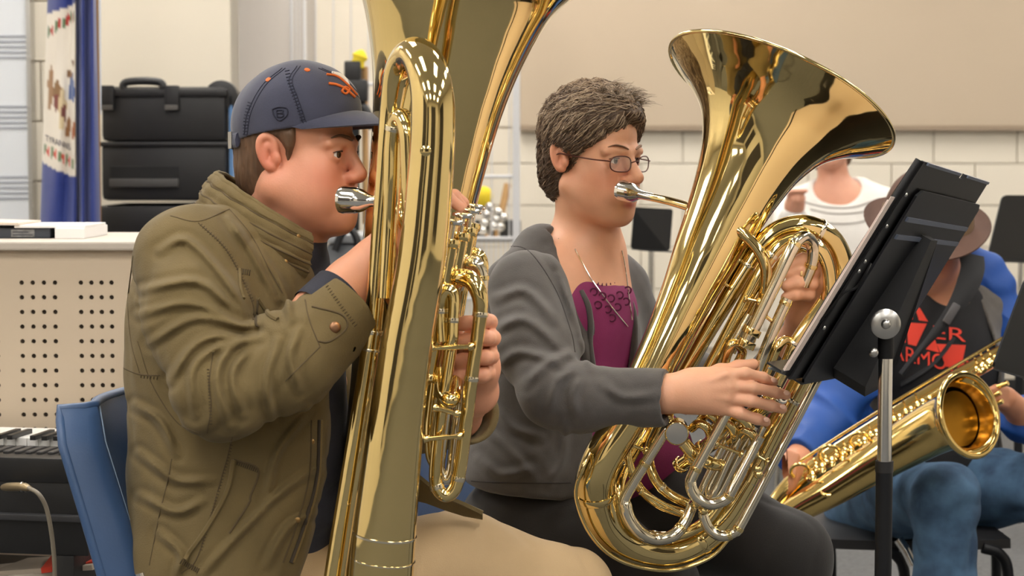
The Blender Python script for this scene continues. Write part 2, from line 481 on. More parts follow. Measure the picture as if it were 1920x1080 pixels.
# seal in cloth coordinates: u across the folds, py down the cloth
cols = np.tile(navy, (len(u), 1))
sx = (u-.14)/.28                       # 0..1 across the printed part
inside = (u < .447) & (u > .05) & (py > 5+22*(1-sx)) & (py < 300+32*np.clip(sx, 0, 1)**.7)
cols[inside] = white
rng = np.random.RandomState(5)
def blob(cu, cp, ru, rp, c):
    global cols
    w = 1.0+.35*np.sin(u*90+py*.11)
    msk = inside & (((u-cu)/ru)**2+((py-cp)/rp)**2 < w); cols[msk] = C(*c)
for k in range(9):
    uu = .17+.03*k
    blob(uu, 62-30*math.sin(k/8*1.6), .013, 11, (176, 50, 46) if k % 2 else (92, 120, 84))
    blob(uu, 280+26*(k/8), .013, 10, (200, 64, 50) if k % 2 else (110, 130, 96))
for cu, cp, ru, rp, c in [(.2, 165, .02, 40, (150, 110, 70)), (.26, 175, .035, 22, (130, 96, 60)), (.3, 200, .03, 30, (196, 176, 140)), (.25, 190, .02, 16, (118, 52, 44)),
                          (.31, 215, .022, 22, (104, 48, 44)), (.39, 165, .04, 26, (66, 92, 150)), (.36, 140, .035, 8, (120, 84, 50)), (.4, 118, .02, 8, (120, 84, 50)), (.36, 240, .03, 20, (150, 104, 62)),
                          (.3, 232, .02, 12, (206, 188, 150)), (.42, 246, .02, 16, (160, 90, 50))]:
    blob(cu, cp, ru, rp, c)
blob(.44, 170, .004, 170, (206, 190, 150))
setcol(fo, 'Col', np.vstack([cols, cols]))
ftree = bvh((V, F))
tv, tf = text_geo('TYRANNIS', 1.0)
w = tv[:, 0].max()-tv[:, 0].min(); tv[:, 0] /= w
P = []
for x, y, _ in tv:
    p = hit(ftree, 110+x*46+y*-2, 268+x*18-y*17, .002)
    P.append(p if p is not None else W(110+x*46, 268, Yf))
obj('seal_lettering', (np.array(P), tf), mat('seal_letter_dark', C(70, 64, 84), .7), flag)
px0 = W(168, 0, Yf)
obj('pole', lathe((px0[0], Yf+.06, .03), (0, 0, 1), [(0, .013), (2.1, .013), (2.12, .018), (2.16, .008)], 16), m_pole, flag)
obj('pole_base', lathe((px0[0], Yf+.06, 0), (0, 0, 1), [(0, .16), (.02, .16), (.035, .1), (.06, .03), (.12, .02)], 32), m_black, flag)
flag2 = thing('flag', 'pale edge of a second furled flag behind the navy flag', 'flag', W(184, 445, 5.85)*A(1, 1, 0))
pts = [(150, .06), (166, .0), (176, -.04), (183, -.05), (188, .0), (180, .06)]
G2 = np.array([[W(a+(y+60)*.004, y, 5.9+b) for a, b in catmull(np.array(pts), 5)] for y in np.linspace(-60, 215, 40)])
obj('cloth', sheet(G2, .003), mat('pale_flag_cloth', C(205, 212, 226), .6), flag2)
p2 = W(172, 0, 5.95)
obj('pole', lathe((p2[0], 5.97, 0), (0, 0, 1), [(0, .014), (2.1, .014)], 12), m_pole, flag2)

# --- stack of black plastic cases
Yc = 6.1
def case(name, label, px0, px1, py0, py1, kind):
    a, b = W(px0, py1, Yc), W(px1, py0, Yc)
    t = thing(name, label, 'case', (a[0]/2+b[0]/2, Yc+.22, a[2]), 'black plastic cases stacked by the wall')
    w = b[0]-a[0]; h = b[2]-a[2]
    obj('body', bx(a[0], b[0], Yc, Yc+.45, a[2], b[2]-h*.02, .018), m_black, t, auto=40)
    obj('lid_rim', bx(a[0]-.006, b[0]+.006, Yc-.012, Yc+.46, b[2]-h*(.1 if kind else .2), b[2]-h*(.02 if kind else .06), .006), m_black, t, auto=40)
    if kind == 1:      # recessed grip
        gx0, gx1 = W(px0+12, 0, Yc)[0], W(px1-92, 0, Yc)[0]; gz = a[2]+h*.3
        obj('grip_pocket', bx(gx0, gx1, Yc-.003, Yc+.002, gz, gz+.05, .002), mat('black_recess', C(12, 12, 13), .6), t, smooth=False)
        obj('grip_lip', bx(gx0, gx1, Yc-.016, Yc, gz-.014, gz+.012, .004), mat('worn_grey_plastic', C(70, 68, 67), .5), t, auto=40)
    if kind == 0:
        for lx in (200, 322):
            p = W(lx, 182, Yc)
            obj('latch', bx(p[0]-.02, p[0]+.025, Yc-.02, Yc, p[2]-.04, p[2]+.035, .005), m_black, t, auto=40)
            obj('latch_plate', bx(p[0]-.018, p[0]+.022, Yc-.024, Yc-.018, p[2]-.04, p[2]-.025, .002), mat('grey_latch', C(92, 88, 84), .4), t, smooth=False)
        p = W(268, 154, Yc)
        obj('carry_handle', tube([p+A(-.06, 0, -.03), p+A(-.05, 0, 0), p+A(.05, 0, 0), p+A(.06, 0, -.03)], .012, 10), m_black, t)
        q = W(412, 182, Yc)
        obj('wheel', lathe(q+A(0, .02, 0), (0, 1, 0), [(0, .04), (.004, .052), (.05, .052), (.054, .04)], 28), m_black, t)
    return t
case('equipment_case', 'lowest black plastic case of the stack, mostly hidden by the man', 190, 424, 373.5, 1010, 2)
case('equipment_case', 'middle black plastic case with a recessed grip slot', 190, 424, 263.5, 376, 1)
case('equipment_case', 'topmost black plastic case with latches and a carry handle', 190, 422, 160, 265, 0)
pb0, pb1 = W(425, 372, 6.12), W(431, 178, 6.12)
tag(obj('case_cart', [bx(pb0[0]+.008, pb1[0]+.008, 6.12, 6.17, 0, pb1[2], .004), bx(pb0[0]+.008, pb1[0]+.04, 6.1, 6.5, 0, .03)], mat('blue_frame_paint', C(92, 132, 180), .4), smooth=False), 'pale blue upright frame beside the black cases', 'cart')

# --- perforated cabinet
Yp = 4.05
a, b = W(-260, 815, Yp), W(252, 470, Yp)
zt2 = W(0, 458, Yp)[2]
cab = thing('cabinet', 'beige metal cabinet with a perforated front panel', 'cabinet', ((a[0]+b[0])/2, Yp+.25, 0))
m_beige = mat('beige_enamel', C(206, 188, 164), .45, var=.05, vscale=4)
m_hole = mat('hole_dark', C(60, 50, 42), .8)
def perf(x0, x1, z0, z1, cx, cz, r, y, d=.006):
    """flat sheet with real round holes at cx x cz"""
    V, F = [], []
    def add(*p): V.append(p); return len(V)-1
    xs = sorted({x0, x1, *[c-.009 for c in cx], *[c+.009 for c in cx]}); zs_ = sorted({z0, z1, *[c-.009 for c in cz], *[c+.009 for c in cz]})
    n = 12
    for i in range(len(xs)-1):
        for j in range(len(zs_)-1):
            xa, xb, za, zb = xs[i], xs[i+1], zs_[j], zs_[j+1]; mx, mz = (xa+xb)/2, (za+zb)/2
            hole = any(abs(mx-c) < 1e-6 for c in cx) and any(abs(mz-c) < 1e-6 for c in cz)
            if not hole:
                F.append([add(xa, y, za), add(xb, y, za), add(xb, y, zb), add(xa, y, zb)])
            else:
                ang = [math.pi/4+2*math.pi*k/n for k in range(n)]
                o_ = []; 
                for t in ang:
                    c, s = math.cos(t), math.sin(t); q = max(abs(c), abs(s)); o_.append(add(mx+.009*c/q, y, mz+.009*s/q))
                i_ = [add(mx+r*math.cos(t), y, mz+r*math.sin(t)) for t in ang]; k_ = [add(mx+r*math.cos(t), y+d, mz+r*math.sin(t)) for t in ang]
                for k in range(n):
                    l = (k+1) % n; F.append([o_[k], o_[l], i_[l], i_[k]][::-1]); F.append([i_[k], i_[l], k_[l], k_[k]][::-1])
    return np.array(V), F
hx = [W(p, 0, Yp)[0] for p in (-188, -167, -146, -125, -78, -57, -36, -15, 32, 53, 74, 95, 144, 164, 183, 202)]
hz = [W(0, 530+27.5*k, Yp)[2] for k in range(13)]
obj('perforated_panel', perf(a[0], b[0], .1, zt2-.012, hx, hz, .0048, Yp), m_beige, cab, smooth=False)
obj('panel_backing', bx(a[0], b[0], Yp+.006, Yp+.012, .1, zt2-.012), m_hole, cab, smooth=False)
obj('side_panel', bx(b[0], b[0]+.012, Yp, Yp+.5, 0, zt2-.012), m_beige, cab, smooth=False)
obj('edge_strip', bx(b[0]-.004, b[0]+.013, Yp-.006, Yp+.01, .05, zt2-.012, .002), m_beige, cab, smooth=False)
obj('top', bx(a[0]-.02, b[0]+.022, Yp-.02, Yp+.52, zt2-.012, zt2+.006, .004), mat('cabinet_top', C(190, 180, 168), .5), cab, smooth=False)
obj('plinth', bx(a[0], b[0], Yp+.03, Yp+.5, 0, .1), m_black, cab, smooth=False)
zc = zt2+.006
d0 = W(-60, 0, 4.25)[0]; d1 = W(98, 0, 4.25)[0]
bk = thing('equipment_box', 'dark flat device with a grey label on the cabinet', 'box', ((d0+d1)/2, 4.3, zc))
obj('body', bx(d0, d1, 4.2, 4.42, zc, zc+.022, .003), mat('dark_device', C(58, 62, 72), .5), bk, smooth=False)
obj('grey_label', bx(W(14, 0, 4.2)[0], W(58, 0, 4.2)[0], 4.198, 4.2, zc+.003, zc+.019), mat('grey_label_print', C(150, 150, 150), .6, var=.6, vscale=120), bk, smooth=False)
for k in range(2):
    obj('print_line', bx(W(17, 0, 4.2)[0], W(55-8*k, 0, 4.2)[0], 4.197, 4.198, zc+.006+.006*k, zc+.009+.006*k), mat('label_ink', C(84, 84, 90), .7), bk, smooth=False)
e0, e1 = W(44, 0, 4.3)[0], W(160, 0, 4.22)[0]
wbx = thing('booklet', 'white paper booklet lying open on the dark device', 'booklet', ((e0+e1)/2, 4.3, zc))
obj('cover', [bx(e0, e1, 4.19, 4.4, zc+.0225, zc+.028, .001), bx(W(98, 0, 4.19)[0], e1, 4.18, 4.42, zc+.0, zc+.0225, .002)], mat('white_card', C(232, 230, 228), .5), wbx, smooth=False)
obj('flap', prism([A(d0-.02, 4.185, zc+.030), A(e0+.01, 4.185, zc+.0285), A(e0+.01, 4.185, zc+.033), A(d0-.02, 4.185, zc+.0365)], (0, .2, 0)), mat('cream_card', C(214, 200, 184), .6), wbx, smooth=False)

# --- digital piano at lower left, seen from behind
Yk = 3.62
kb = thing('digital_piano', 'black digital piano seen from behind at the lower left', 'keyboard', (W(20, 0, Yk)[0], Yk+.1, 0))
m_pianoblack = mat('piano_black', C(20, 20, 22), .4, bump=.1, bscale=300)
d = nrm(A(1, -.18, 0)); n_ = A(-d[1], d[0], 0)        # long direction and away direction
p0 = W(165, 862, Yk); Rk = np.column_stack([d, n_, A(0, 0, 1)])
def kbox(u0, u1, v0, v1, z0, z1, bev=.002):
    c = p0*A(1, 1, 0)+d*(u0+u1)/2+n_*(v0+v1)/2+A(0, 0, (z0+z1)/2); return box(c, ((u1-u0)/2, (v1-v0)/2, (z1-z0)/2), Rk, bev)
zk = p0[2]
obj('top_case', kbox(-1.2, .0, 0, .13, zk-.045, zk), m_pianoblack, kb, auto=40)
obj('back_panel', kbox(-1.2, -.004, .004, .03, zk-.18, zk-.045), m_pianoblack, kb, auto=40)
obj('rail', kbox(-1.2, 0, -.01, .02, zk-.115, zk-.103), mat('piano_rail', C(52, 52, 55), .4), kb, auto=40)
obj('key_bed', kbox(-1.2, .0, .13, .32, zk-.06, zk-.005), m_pianoblack, kb, auto=40)
m_white = mat('white_key', C(232, 230, 226), .3)
for k in range(16):
    u1 = -.03-k*.0235; obj('white_key', kbox(u1-.0225, u1, .17, .31, zk-.004, zk+.012, .001), m_white, kb, smooth=False)
    if k % 7 not in (2, 6): obj('black_key', kbox(u1-.0225-.005, u1-.0225+.006, .14, .235, zk+.012, zk+.021, .001), m_pianoblack, kb, smooth=False)
m_slot = mat('vent_slot', C(62, 60, 60), .5)
for k in range(14):
    obj('vent_rib', kbox(-.035-k*.022, -.022-k*.022, .05, .12, zk, zk+.005), m_slot, kb, smooth=False)
for s in (-1.1, -.05):
    obj('leg_panel', kbox(s-.02, s+.02, .0, .28, 0, zk-.18 if s > -1 else zk-.05, .002), m_pianoblack, kb, auto=40)
obj('shelf', kbox(-1.1, -.05, .02, .3, zk-.26, zk-.245), m_pianoblack, kb, auto=40)
# jack socket, plug and cable
pj = W(10, 913, 3.6)
cb = thing('audio_cable', 'grey cable with a metal plug in the piano back', 'cable', A(pj[0], pj[1], 0))
pl = [W(6, 914, 3.62), W(16, 913, 3.6), W(44, 913, 3.55), W(56, 916, 3.53)]
obj('plug', tube(pl, [S(6, 3.6), S(8, 3.6), S(8, 3.6), S(5, 3.6)], 12), mat('plug_metal', C(178, 160, 128), .35, .8), cb)
obj('plug_ring', [tube([W(40, 913, 3.555), W(43, 913, 3.555)], S(10, 3.6), 12, smooth=False), tube([W(47, 914, 3.55), W(49, 914, 3.55)], S(9, 3.6), 12, smooth=False)], m_steel, cb)
obj('cord', tube([W(54, 915, 3.53), W(72, 926, 3.5), W(86, 950, 3.5), W(95, 990, 3.5), W(101, 1040, 3.5), W(103, 1090, 3.5), W(106, 1200, 3.5)], S(4.2, 3.5), 10), mat('cord_grey', C(120, 112, 98), .5), cb)
pp = W(40, 1060, 3.72); shz = zk-.245
st = thing('paper_stack', 'loose papers with a red cover on the piano shelf', 'papers', (pp[0], pp[1], shz))
for i, (c, w, rr) in enumerate([(C(210, 200, 186), .12, .1), (C(188, 176, 160), .11, -.12), (C(206, 60, 36), .07, .25)]):
    c0 = p0*A(1, 1, 0)+d*(-.16+.05*i)+n_*.12+A(0, 0, shz+.012+.012*i)
    obj('sheet', box(c0, (w, .07, .005), axes(d*math.cos(rr)+n_*math.sin(rr)+A(0, 0, .12), A(0, 0, 1)), .001), mat('paper_%d' % i, c, .7), st, smooth=False)

# --- wire locker with percussion bits
Yw = 8.6
wl_ = thing('wire_locker', 'white wire storage locker against the back wall', 'locker', W(760, 0, Yw)*A(1, 1, 0))
m_wire = mat('white_wire', C(214, 214, 216), .4)
def wbar(px, y0, y1, r, Y=Yw): a, b = W(px, y0, Y), W(px, y1, Y); return tube([a, b], r, 8, smooth=False)
def hbar(py, x0, x1, r, Y=Yw): return tube([W(x0, py, Y), W(x1, py, Y)], r, 8, smooth=False)
zb_ = W(0, 300, Yw)
for px in (541, 968):
    a = W(px, 0, Yw); obj('post', bx(a[0]-.016, a[0]+.016, Yw-.016, Yw+.016, 0, 2.2, .003), m_wire, wl_, smooth=False)
    obj('rear_post', bx(a[0]-.016, a[0]+.016, Yw+.55, Yw+.58, 0, 2.2, .003), m_wire, wl_, smooth=False)
for py in (-60, 158, 331, 447, 560, 700): obj('cross_bar', hbar(py, 541, 968, .008), m_wire, wl_)
for px in list(range(548, 576, 7))+list(range(592, 968, 33)): obj('wire', wbar(px, -80, 447, .003), m_wire, wl_)
for px in range(552, 968, 9): obj('wire', wbar(px, 447, 720, .0028), m_wire, wl_)
a, b = W(541, 450, Yw), W(968, 450, Yw)
obj('shelf', bx(a[0], b[0], Yw+.01, Yw+.56, a[2]-.012, a[2], .002), mat('shelf_white', C(206, 200, 190), .5), wl_, smooth=False)
zsf = a[2]
def on_shelf(px, Y): q = W(px, 450, Y); q[2] = zsf; return q
y8 = Yw+.25
ml = thing('mallet', 'mallet with a fuzzy yellow head on the locker shelf', 'mallet', on_shelf(905, y8))
q = W(905, 368, y8); m_yel = mat('yellow_yarn', C(232, 206, 52), .9, bump=.5, bscale=200)
obj('head', lathe(q-A(0, 0, .045), (0, 0, 1), [(0, .012), (.008, .03), (.025, .043), (.045, .047), (.065, .043), (.082, .03), (.09, .01)], 24), m_yel, ml)
obj('shaft', tube([on_shelf(912, y8), q], .006, 8, smooth=False), mat('wood_shaft', C(190, 150, 100), .5), ml)
stk = thing('drum_stick', 'wooden stick leaning in the wire locker', 'drum stick', on_shelf(930, y8))
obj('shaft', tube([on_shelf(930, y8), W(952, 345, y8+.05)], [.012, .017], 10, smooth=False), mat('wood_shaft', C(190, 150, 100), .5), stk)
hb = thing('hand_bells', 'silver bells bunched together on the locker shelf', 'bells', on_shelf(925, y8-.05))
for (x, y) in [(918, 388), (912, 402), (934, 398), (930, 412), (908, 418), (926, 424), (944, 408), (905, 432), (938, 425)]:
    q = W(x, y, y8-.08); obj('bell', lathe(q-A(0, 0, .02), (0, 0, 1), [(0, .004), (.006, .018), (.02, .022), (.034, .018), (.04, .006)], 12), m_chrome, hb)
obj('rod', [tube([on_shelf(916, y8-.06), W(924, 385, y8-.06)], .005, 8, smooth=False), tube([on_shelf(936, y8-.06), W(934, 390, y8-.06)], .005, 8, smooth=False)], m_chrome, hb)
bg = thing('speaker_box', 'small black box at the end of the locker shelf', 'box', on_shelf(955, y8))
obj('body', bx(W(880, 0, y8)[0], W(977, 0, y8)[0], y8+.06, y8+.2, zsf, zsf+.075, .006), m_black, bg, auto=40)
# dark percussion clutter seen past the cap
pc = thing('percussion_rack', 'black percussion rack with yellow duster beside the cap', 'rack', W(665, 450, 7.2)*A(1, 1, 0))
Yr = 7.2
obj('mast', tube([W(662, 600, Yr)*A(1, 1, 0), W(664, 120, Yr)], .02, 10, smooth=False), m_blackmetal, pc)
obj('clamp', [box(W(662, 133, Yr), (.03, .03, .035), None, .008), box(W(672, 170, Yr), (.035, .03, .04), None, .01)], m_black, pc, auto=40)
obj('arm', tube([W(650, 150, Yr), W(660, 185, Yr), W(684, 205, Yr), W(700, 240, Yr)], .018, 10), m_black, pc)
q = W(673, 112, Yr); obj('duster', lathe(q-A(.012, 0, .035), (.35, 0, 1), [(0, .01), (.015, .028), (.035, .022), (.05, .03), (.065, .018), (.075, .005)], 16), m_yel, pc)
obj('wood_bar', tube([W(684, 125, Yr+.05), W(686, 420, Yr+.05)], .012, 8, smooth=False), mat('wood_shaft', C(190, 150, 100), .5), pc)
ct = thing('keyboard_cover', 'grey equipment case low behind the first player', 'case', W(650, 480, 6.5)*A(1, 1, 0))
q0, q1 = W(610, 480, 6.5), W(760, 440, 6.5)
obj('body', bx(q0[0], q1[0], 6.5, 6.85, .0, q1[2]-.03, .02), mat('grey_case', C(110, 112, 116), .5), ct, auto=40)
obj('lid', bx(q0[0], q1[0], 6.49, 6.86, q1[2]-.028, q1[2], .01), mat('grey_case_lid', C(168, 170, 172), .5), ct, auto=40)
obj('cord_loop', tube([W(628, 470, 6.47), W(640, 440, 6.47), W(655, 430, 6.47), W(668, 445, 6.47), W(672, 475, 6.47)], .012, 8), m_black, ct)
# ================================================================== tubas
def PT(L, Y=None):
    """list of (px, py, r) or (px, py, Y, r) -> points, radii in metres"""
    P, R = [], []
    for t in L:
        if len(t) == 4: x, y, yy, r = t
        else: x, y, r = t; yy = Y
        P.append(W(x, y, yy)); R.append(S(r, yy))
    return np.array(P), np.array(R)
def ring(p, d, r, w, mat_, parent, name='ferrule', n=28):
    d = nrm(d); return obj(name, lathe(np.asarray(p)-d*w/2, d, [(0, r*.98), (w*.15, r*1.0), (w*.85, r*1.0), (w, r*.98)], n), mat_, parent)
def pipe(name, L, Y, parent, m=None, n=18, sub=6, ferr=()):
    P, R = PT(L, Y); o = obj(name, tube(P, R, n, sub), m or m_brass, parent)
    q = catmull(np.column_stack([P, R]), 20); T = np.gradient(q[:, :3], axis=0)
    for f in ferr:
        i = int(f*(len(q)-1)); ring(q[i, :3], T[i], q[i, 3]*1.1, .007, m_nickel if m is None else m_brass, o)
    return o
def bell_geo(o, d, prof, n=96, th=.0012):
    """prof from the throat to the rim (t,r); open shell with thickness"""
    q = catmull(np.array(prof), 6)
    inner = [(t, max(r-th, .002)) for t, r in q[::-1]]
    return lathe(o, d, [tuple(x) for x in q]+inner, n, closed=True)
def mouthpiece(p, d, parent, sc=1.0):
    pr = [(0, .0135), (.0015, .0165), (.006, .0172), (.009, .0165), (.02, .0160), (.03, .0135), (.038, .0085), (.043, .0068), (.075, .006)]
    pr = [(t*sc, r*sc) for t, r in pr]
    return obj('mouthpiece', lathe(p, d, pr, 32), m_silver, parent)
def valve(parent, cap, down, L, r, stem=.03, m=None, up=None):
    """a piston valve: casing, top cap, stem, button, bottom cap"""
    down = nrm(down); o = obj('valve_casing', lathe(cap, down, [(0, r), (L, r)], 24), m or m_brass, parent)
    obj('valve_cap', lathe(cap-down*.012, down, [(0, r*.6), (.001, r*1.12), (.006, r*1.2), (.012, r*1.2), (.014, r*1.02)], 24), m_brass, o)
    obj('bottom_cap', lathe(cap+down*(L-.004), down, [(0, r*1.02), (.002, r*1.15), (.01, r*1.15), (.014, r*.6), (.018, r*.3)], 24), m_brass, o)
    obj('valve_stem', lathe(cap-down*(.012+stem), down, [(0, .004), (stem, .004)], 12), m_nickel, o)
    b = cap-down*(.012+stem)
    obj('valve_button', lathe(b-down*.006, down, [(0, .009), (.0015, .0145), (.004, .0165), (.007, .0155), (.009, .006)], 24), m_silver, o)
    return o

# ---------------------------------------------------------------- first tuba (in front of the man)
YB = 3.10
t1 = thing('tuba', 'upright brass tuba played by the man in the cap', 'tuba', W(690, 1250, 2.96))
p_lo, p_hi = W(661, 1150, YB), W(866, -75, YB)
ax1 = nrm(p_hi-p_lo); LB = np.linalg.norm(p_hi-p_lo)
prof = []
for y, r in [(1150, 52), (1000, 58), (800, 70), (600, 86), (400, 101), (300, 109), (200, 121), (120, 138), (50, 161), (0, 184), (-30, 207), (-55, 234), (-68, 252), (-75, 262)]:
    prof.append(((1150-y)/1225*LB, S(r, YB)))
bell1 = obj('bell', bell_geo(p_lo, ax1, prof), m_brass, t1)
a_ = np.linspace(0, 2*math.pi, 97)[:-1]; bx_, by_, _ = basis(ax1)
rimP = [p_hi+S(262, YB)*(math.cos(t)*bx_+math.sin(t)*by_) for t in np.linspace(0, 2*math.pi, 73)]
obj('bell_rim', tube(rimP, .0032, 8, smooth=False, cap=False), m_brass, bell1)
# outer branch: top bow down to the bottom bow
YR = 2.795
P = [(712, 1120, 2.825, 62), (721, 1000, 2.815, 60), (742, 800, 2.805, 53), (763, 646, 2.800, 49), (792, 480, 2.795, 46), (808, 311, 2.795, 43), (812, 215, 2.795, 42),
     (808, 160, 2.800, 40), (797, 122, 2.815, 38), (780, 103, 2.840, 34), (760, 112, 2.870, 30), (744, 145, 2.890, 26), (734, 200, 2.900, 22), (727, 260, 2.900, 19), (721, 330, 2.900, 17),
     (708, 500, 2.900, 17), (696, 640, 2.900, 18), (672, 800, 2.905, 18), (640, 1000, 2.915, 20), (620, 1130, 2.920, 21)]
ob = pipe('outer_branch', P, None, t1, n=40, sub=8)
def band(px, py, Y, r, w, dirv, par, n=32): ring(W(px, py, Y), dirv, S(r, Y), w, m_nickel, par, 'ferrule', n)
dn = W(721, 1000, 2.815)-W(742, 800, 2.805)
band(721, 1002, 2.815, 61.5, .004, dn, ob); band(718, 1048, 2.817, 61.8, .0025, dn, ob)
d2 = W(672, 800, 2.905)-W(696, 640, 2.900)
band(699, 622, 2.900, 19.5, .006, d2, ob); band(695, 655, 2.900, 19.5, .004, d2, ob)
# bottom bow joins branch and bell under the frame
bb = pipe('bottom_bow', [(712, 1110, 2.825, 62), (702, 1180, 2.837, 63), (690, 1245, 2.875, 63), (676, 1262, 2.95, 60), (664, 1235, 3.04, 57), (660, 1190, 3.09, 54), (663, 1130, 3.10, 53)], None, t1, n=36)
# nested bow behind the branch
pipe('inner_bow', [(782, 560, 2.860, 18), (772, 420, 2.860, 18), (768, 300, 2.855, 18), (765, 250, 2.855, 18), (756, 222, 2.865, 18), (745, 228, 2.880, 18), (738, 262, 2.885, 17), (735, 340, 2.890, 17), (730, 440, 2.895, 16), (722, 560, 2.885, 15)], None, t1, n=22, ferr=(.62,))
# dent patch on the branch: small round solder plates
for (x, y) in ((800, 283),):
    c = W(x, y, YR)-A(0, S(43, YR), 0); obj('solder_plate', lathe(c+A(0, .003, 0), (0, -1, 0), [(0, .008), (.003, .0078), (.004, .005)], 18), m_brass, ob)
# valves, receding from the camera
down = nrm(W(700, 1000, 2.95)-W(868, 0, 2.95))
v1 = []
for (x, y, Y, r) in [(843, 462, 2.875, 16), (861, 449, 2.915, 17), (876, 440, 2.955, 16), (882, 431, 2.995, 15)]:
    v1.append(valve(t1, W(x, y, Y), down, .19, S(r, Y), .022))
# valve slides
sl = pipe('valve_slide', [(826, 640, 2.85, 13), (824, 600, 2.85, 13), (826, 560, 2.85, 14), (837, 545, 2.85, 14.5), (849, 556, 2.85, 14), (848, 600, 2.85, 13), (846, 640, 2.85, 13), (838, 652, 2.85, 12)], None, t1, ferr=(.2, .72))
sl2 = pipe('valve_slide', [(838, 560, 2.9, 14), (846, 534, 2.89, 16), (862, 521, 2.88, 17), (884, 526, 2.87, 17), (898, 550, 2.865, 16), (901, 580, 2.865, 14), (896, 625, 2.865, 13), (884, 710, 2.865, 13), (874, 790, 2.865, 13), (862, 880, 2.865, 13),
                           (853, 915, 2.865, 13), (838, 929, 2.865, 13), (822, 918, 2.865, 13), (817, 890, 2.865, 13), (822, 820, 2.865, 12), (834, 730, 2.865, 12), (846, 650, 2.87, 12)], None, t1, ferr=(.33, .44, .585, .77))
pipe('valve_slide', [(858, 540, 2.95, 13), (868, 505, 2.94, 15), (886, 494, 2.93, 15), (900, 508, 2.93, 14), (902, 545, 2.93, 13), (893, 640, 2.93, 12)], None, t1, m_nickel, ferr=(.7,))
pipe('valve_slide', [(870, 520, 3.0, 12), (880, 486, 2.98, 14), (893, 478, 2.97, 14), (903, 495, 2.97, 13), (902, 540, 2.97, 12)], None, t1)
pipe('valve_slide', [(826, 640, 2.9, 11), (812, 740, 2.9, 11), (806, 800, 2.9, 11), (808, 850, 2.9, 11), (815, 870, 2.9, 11)], None, t1)
pipe('valve_slide', [(852, 640, 2.92, 11), (838, 760, 2.92, 11), (828, 840, 2.92, 11), (824, 880, 2.92, 11), (834, 898, 2.92, 11), (846, 884, 2.92, 11), (856, 800, 2.92, 11), (872, 690, 2.92, 11)], None, t1, m_nickel)
pipe('knuckle', [(826, 690, 2.88, 11), (830, 735, 2.87, 15), (842, 750, 2.86, 16), (852, 740, 2.87, 14), (858, 700, 2.9, 11)], None, t1)
for (x0, y0, x1, y1, Y) in ((806, 653, 880, 650, 2.84), (796, 823, 858, 818, 2.84), (813, 764, 854, 775, 2.845)):
    a, b = W(x0, y0, Y), W(x1, y1, Y); o = obj('brace', tube([a, b], S(5, Y), 12, smooth=False), m_brass, t1)
    for q in (a, b): obj('brace_foot', lathe(q-(b-a)*.02, b-a, [(0, S(8, Y)), (.004, S(8, Y)), (.008, S(5.4, Y))], 16), m_brass, o)
# lead pipe from the mouthpiece behind the bell
mp_d1 = nrm(A(1, -.42, -.04))
mp_p1 = W(638, 374, 3.0)
mouthpiece(mp_p1, mp_d1, t1, 1.25)
e1 = mp_p1+mp_d1*.09
pipe_end = W(700, 420, 2.93)
obj('lead_pipe', tube([e1-mp_d1*.012, e1+A(.02, -.004, -.006), W(745, 400, 2.925), W(770, 440, 2.93), W(800, 470, 2.93), W(835, 500, 2.94)], [.0075, .008, .0085, .009, .009, .009], 16), m_brass, t1)

# ---------------------------------------------------------------- second tuba (held by the woman)
Y2 = 3.40
t2 = thing('tuba', 'brass tuba tilted across the lap of the woman with glasses', 'tuba', W(1250, 1070, Y2))
rc = W(1463, 180, Y2); th_ = W(1118, 905, Y2)-W(1463, 180, Y2)
ax2 = nrm(rc-W(1143, 812, Y2)); tilt = math.radians(15)
ax2b = nrm(ax2+A(0, math.tan(tilt), 0))
# throat stays in the plane of the body, bell opening leans away from the lens
prof2 = [(640, 36), (590, 37.5), (501, 40), (404, 49), (334, 60), (260, 70), (187, 83), (130, 99), (80, 125), (45, 160), (20, 196), (6, 217), (0, 226)]
thr = rc-ax2b*S(700, Y2)/math.cos(tilt)*.995
sc2 = 1/math.cos(tilt)
prof2 = [(S((705-t)*sc2, Y2)-S(705*sc2, Y2), S(r, Y2)) for t, r in prof2]
bell2 = obj('bell', bell_geo(rc, ax2b, prof2), m_brass, t2)
bx_, by_, _ = basis(ax2b)
obj('bell_rim', tube([rc+S(226, Y2)*(math.cos(t)*bx_+math.sin(t)*by_) for t in np.linspace(0, 2*math.pi, 73)], .0034, 8, smooth=False, cap=False), m_brass, bell2)
end2 = rc+ax2b*prof2[0][0]; yE = end2[1]
# pixel of the throat end
def PX(p):
    v = np.asarray(p)-A(0, 0, CAMZ); c, s_ = math.cos(PITCH), math.sin(PITCH)
    dep = v[1]*c-v[2]*s_; up = v[1]*s_+v[2]*c; return 960+FPX*v[0]/dep, 540-FPX*up/dep
ex, ey = PX(end2)
print('throat end px', ex, ey, yE)
P = [(ex+26, ey-55, yE+.012, 36), (ex, ey, yE, 36.5), (1126, 868, 3.24, 38), (1117, 925, 3.26, 39), (1136, 982, 3.29, 39), (1184, 1022, 3.32, 38), (1250, 1034, 3.34, 36), (1312, 1012, 3.35, 33), (1364, 962, 3.35, 30), (1404, 902, 3.35, 28),
     (1454, 806, 3.35, 27), (1508, 706, 3.35, 26), (1552, 615, 3.35, 25), (1573, 545, 3.35, 24), (1577, 492, 3.35, 23), (1555, 447, 3.34, 22), (1512, 424, 3.33, 21), (1466, 430, 3.33, 20), (1430, 458, 3.33, 19), (1392, 515, 3.33, 18), (1338, 602, 3.33, 17), (1280, 700, 3.33, 16), (1240, 770, 3.33, 16)]
ob2 = pipe('bottom_bow', P[:10], None, t2, n=36)
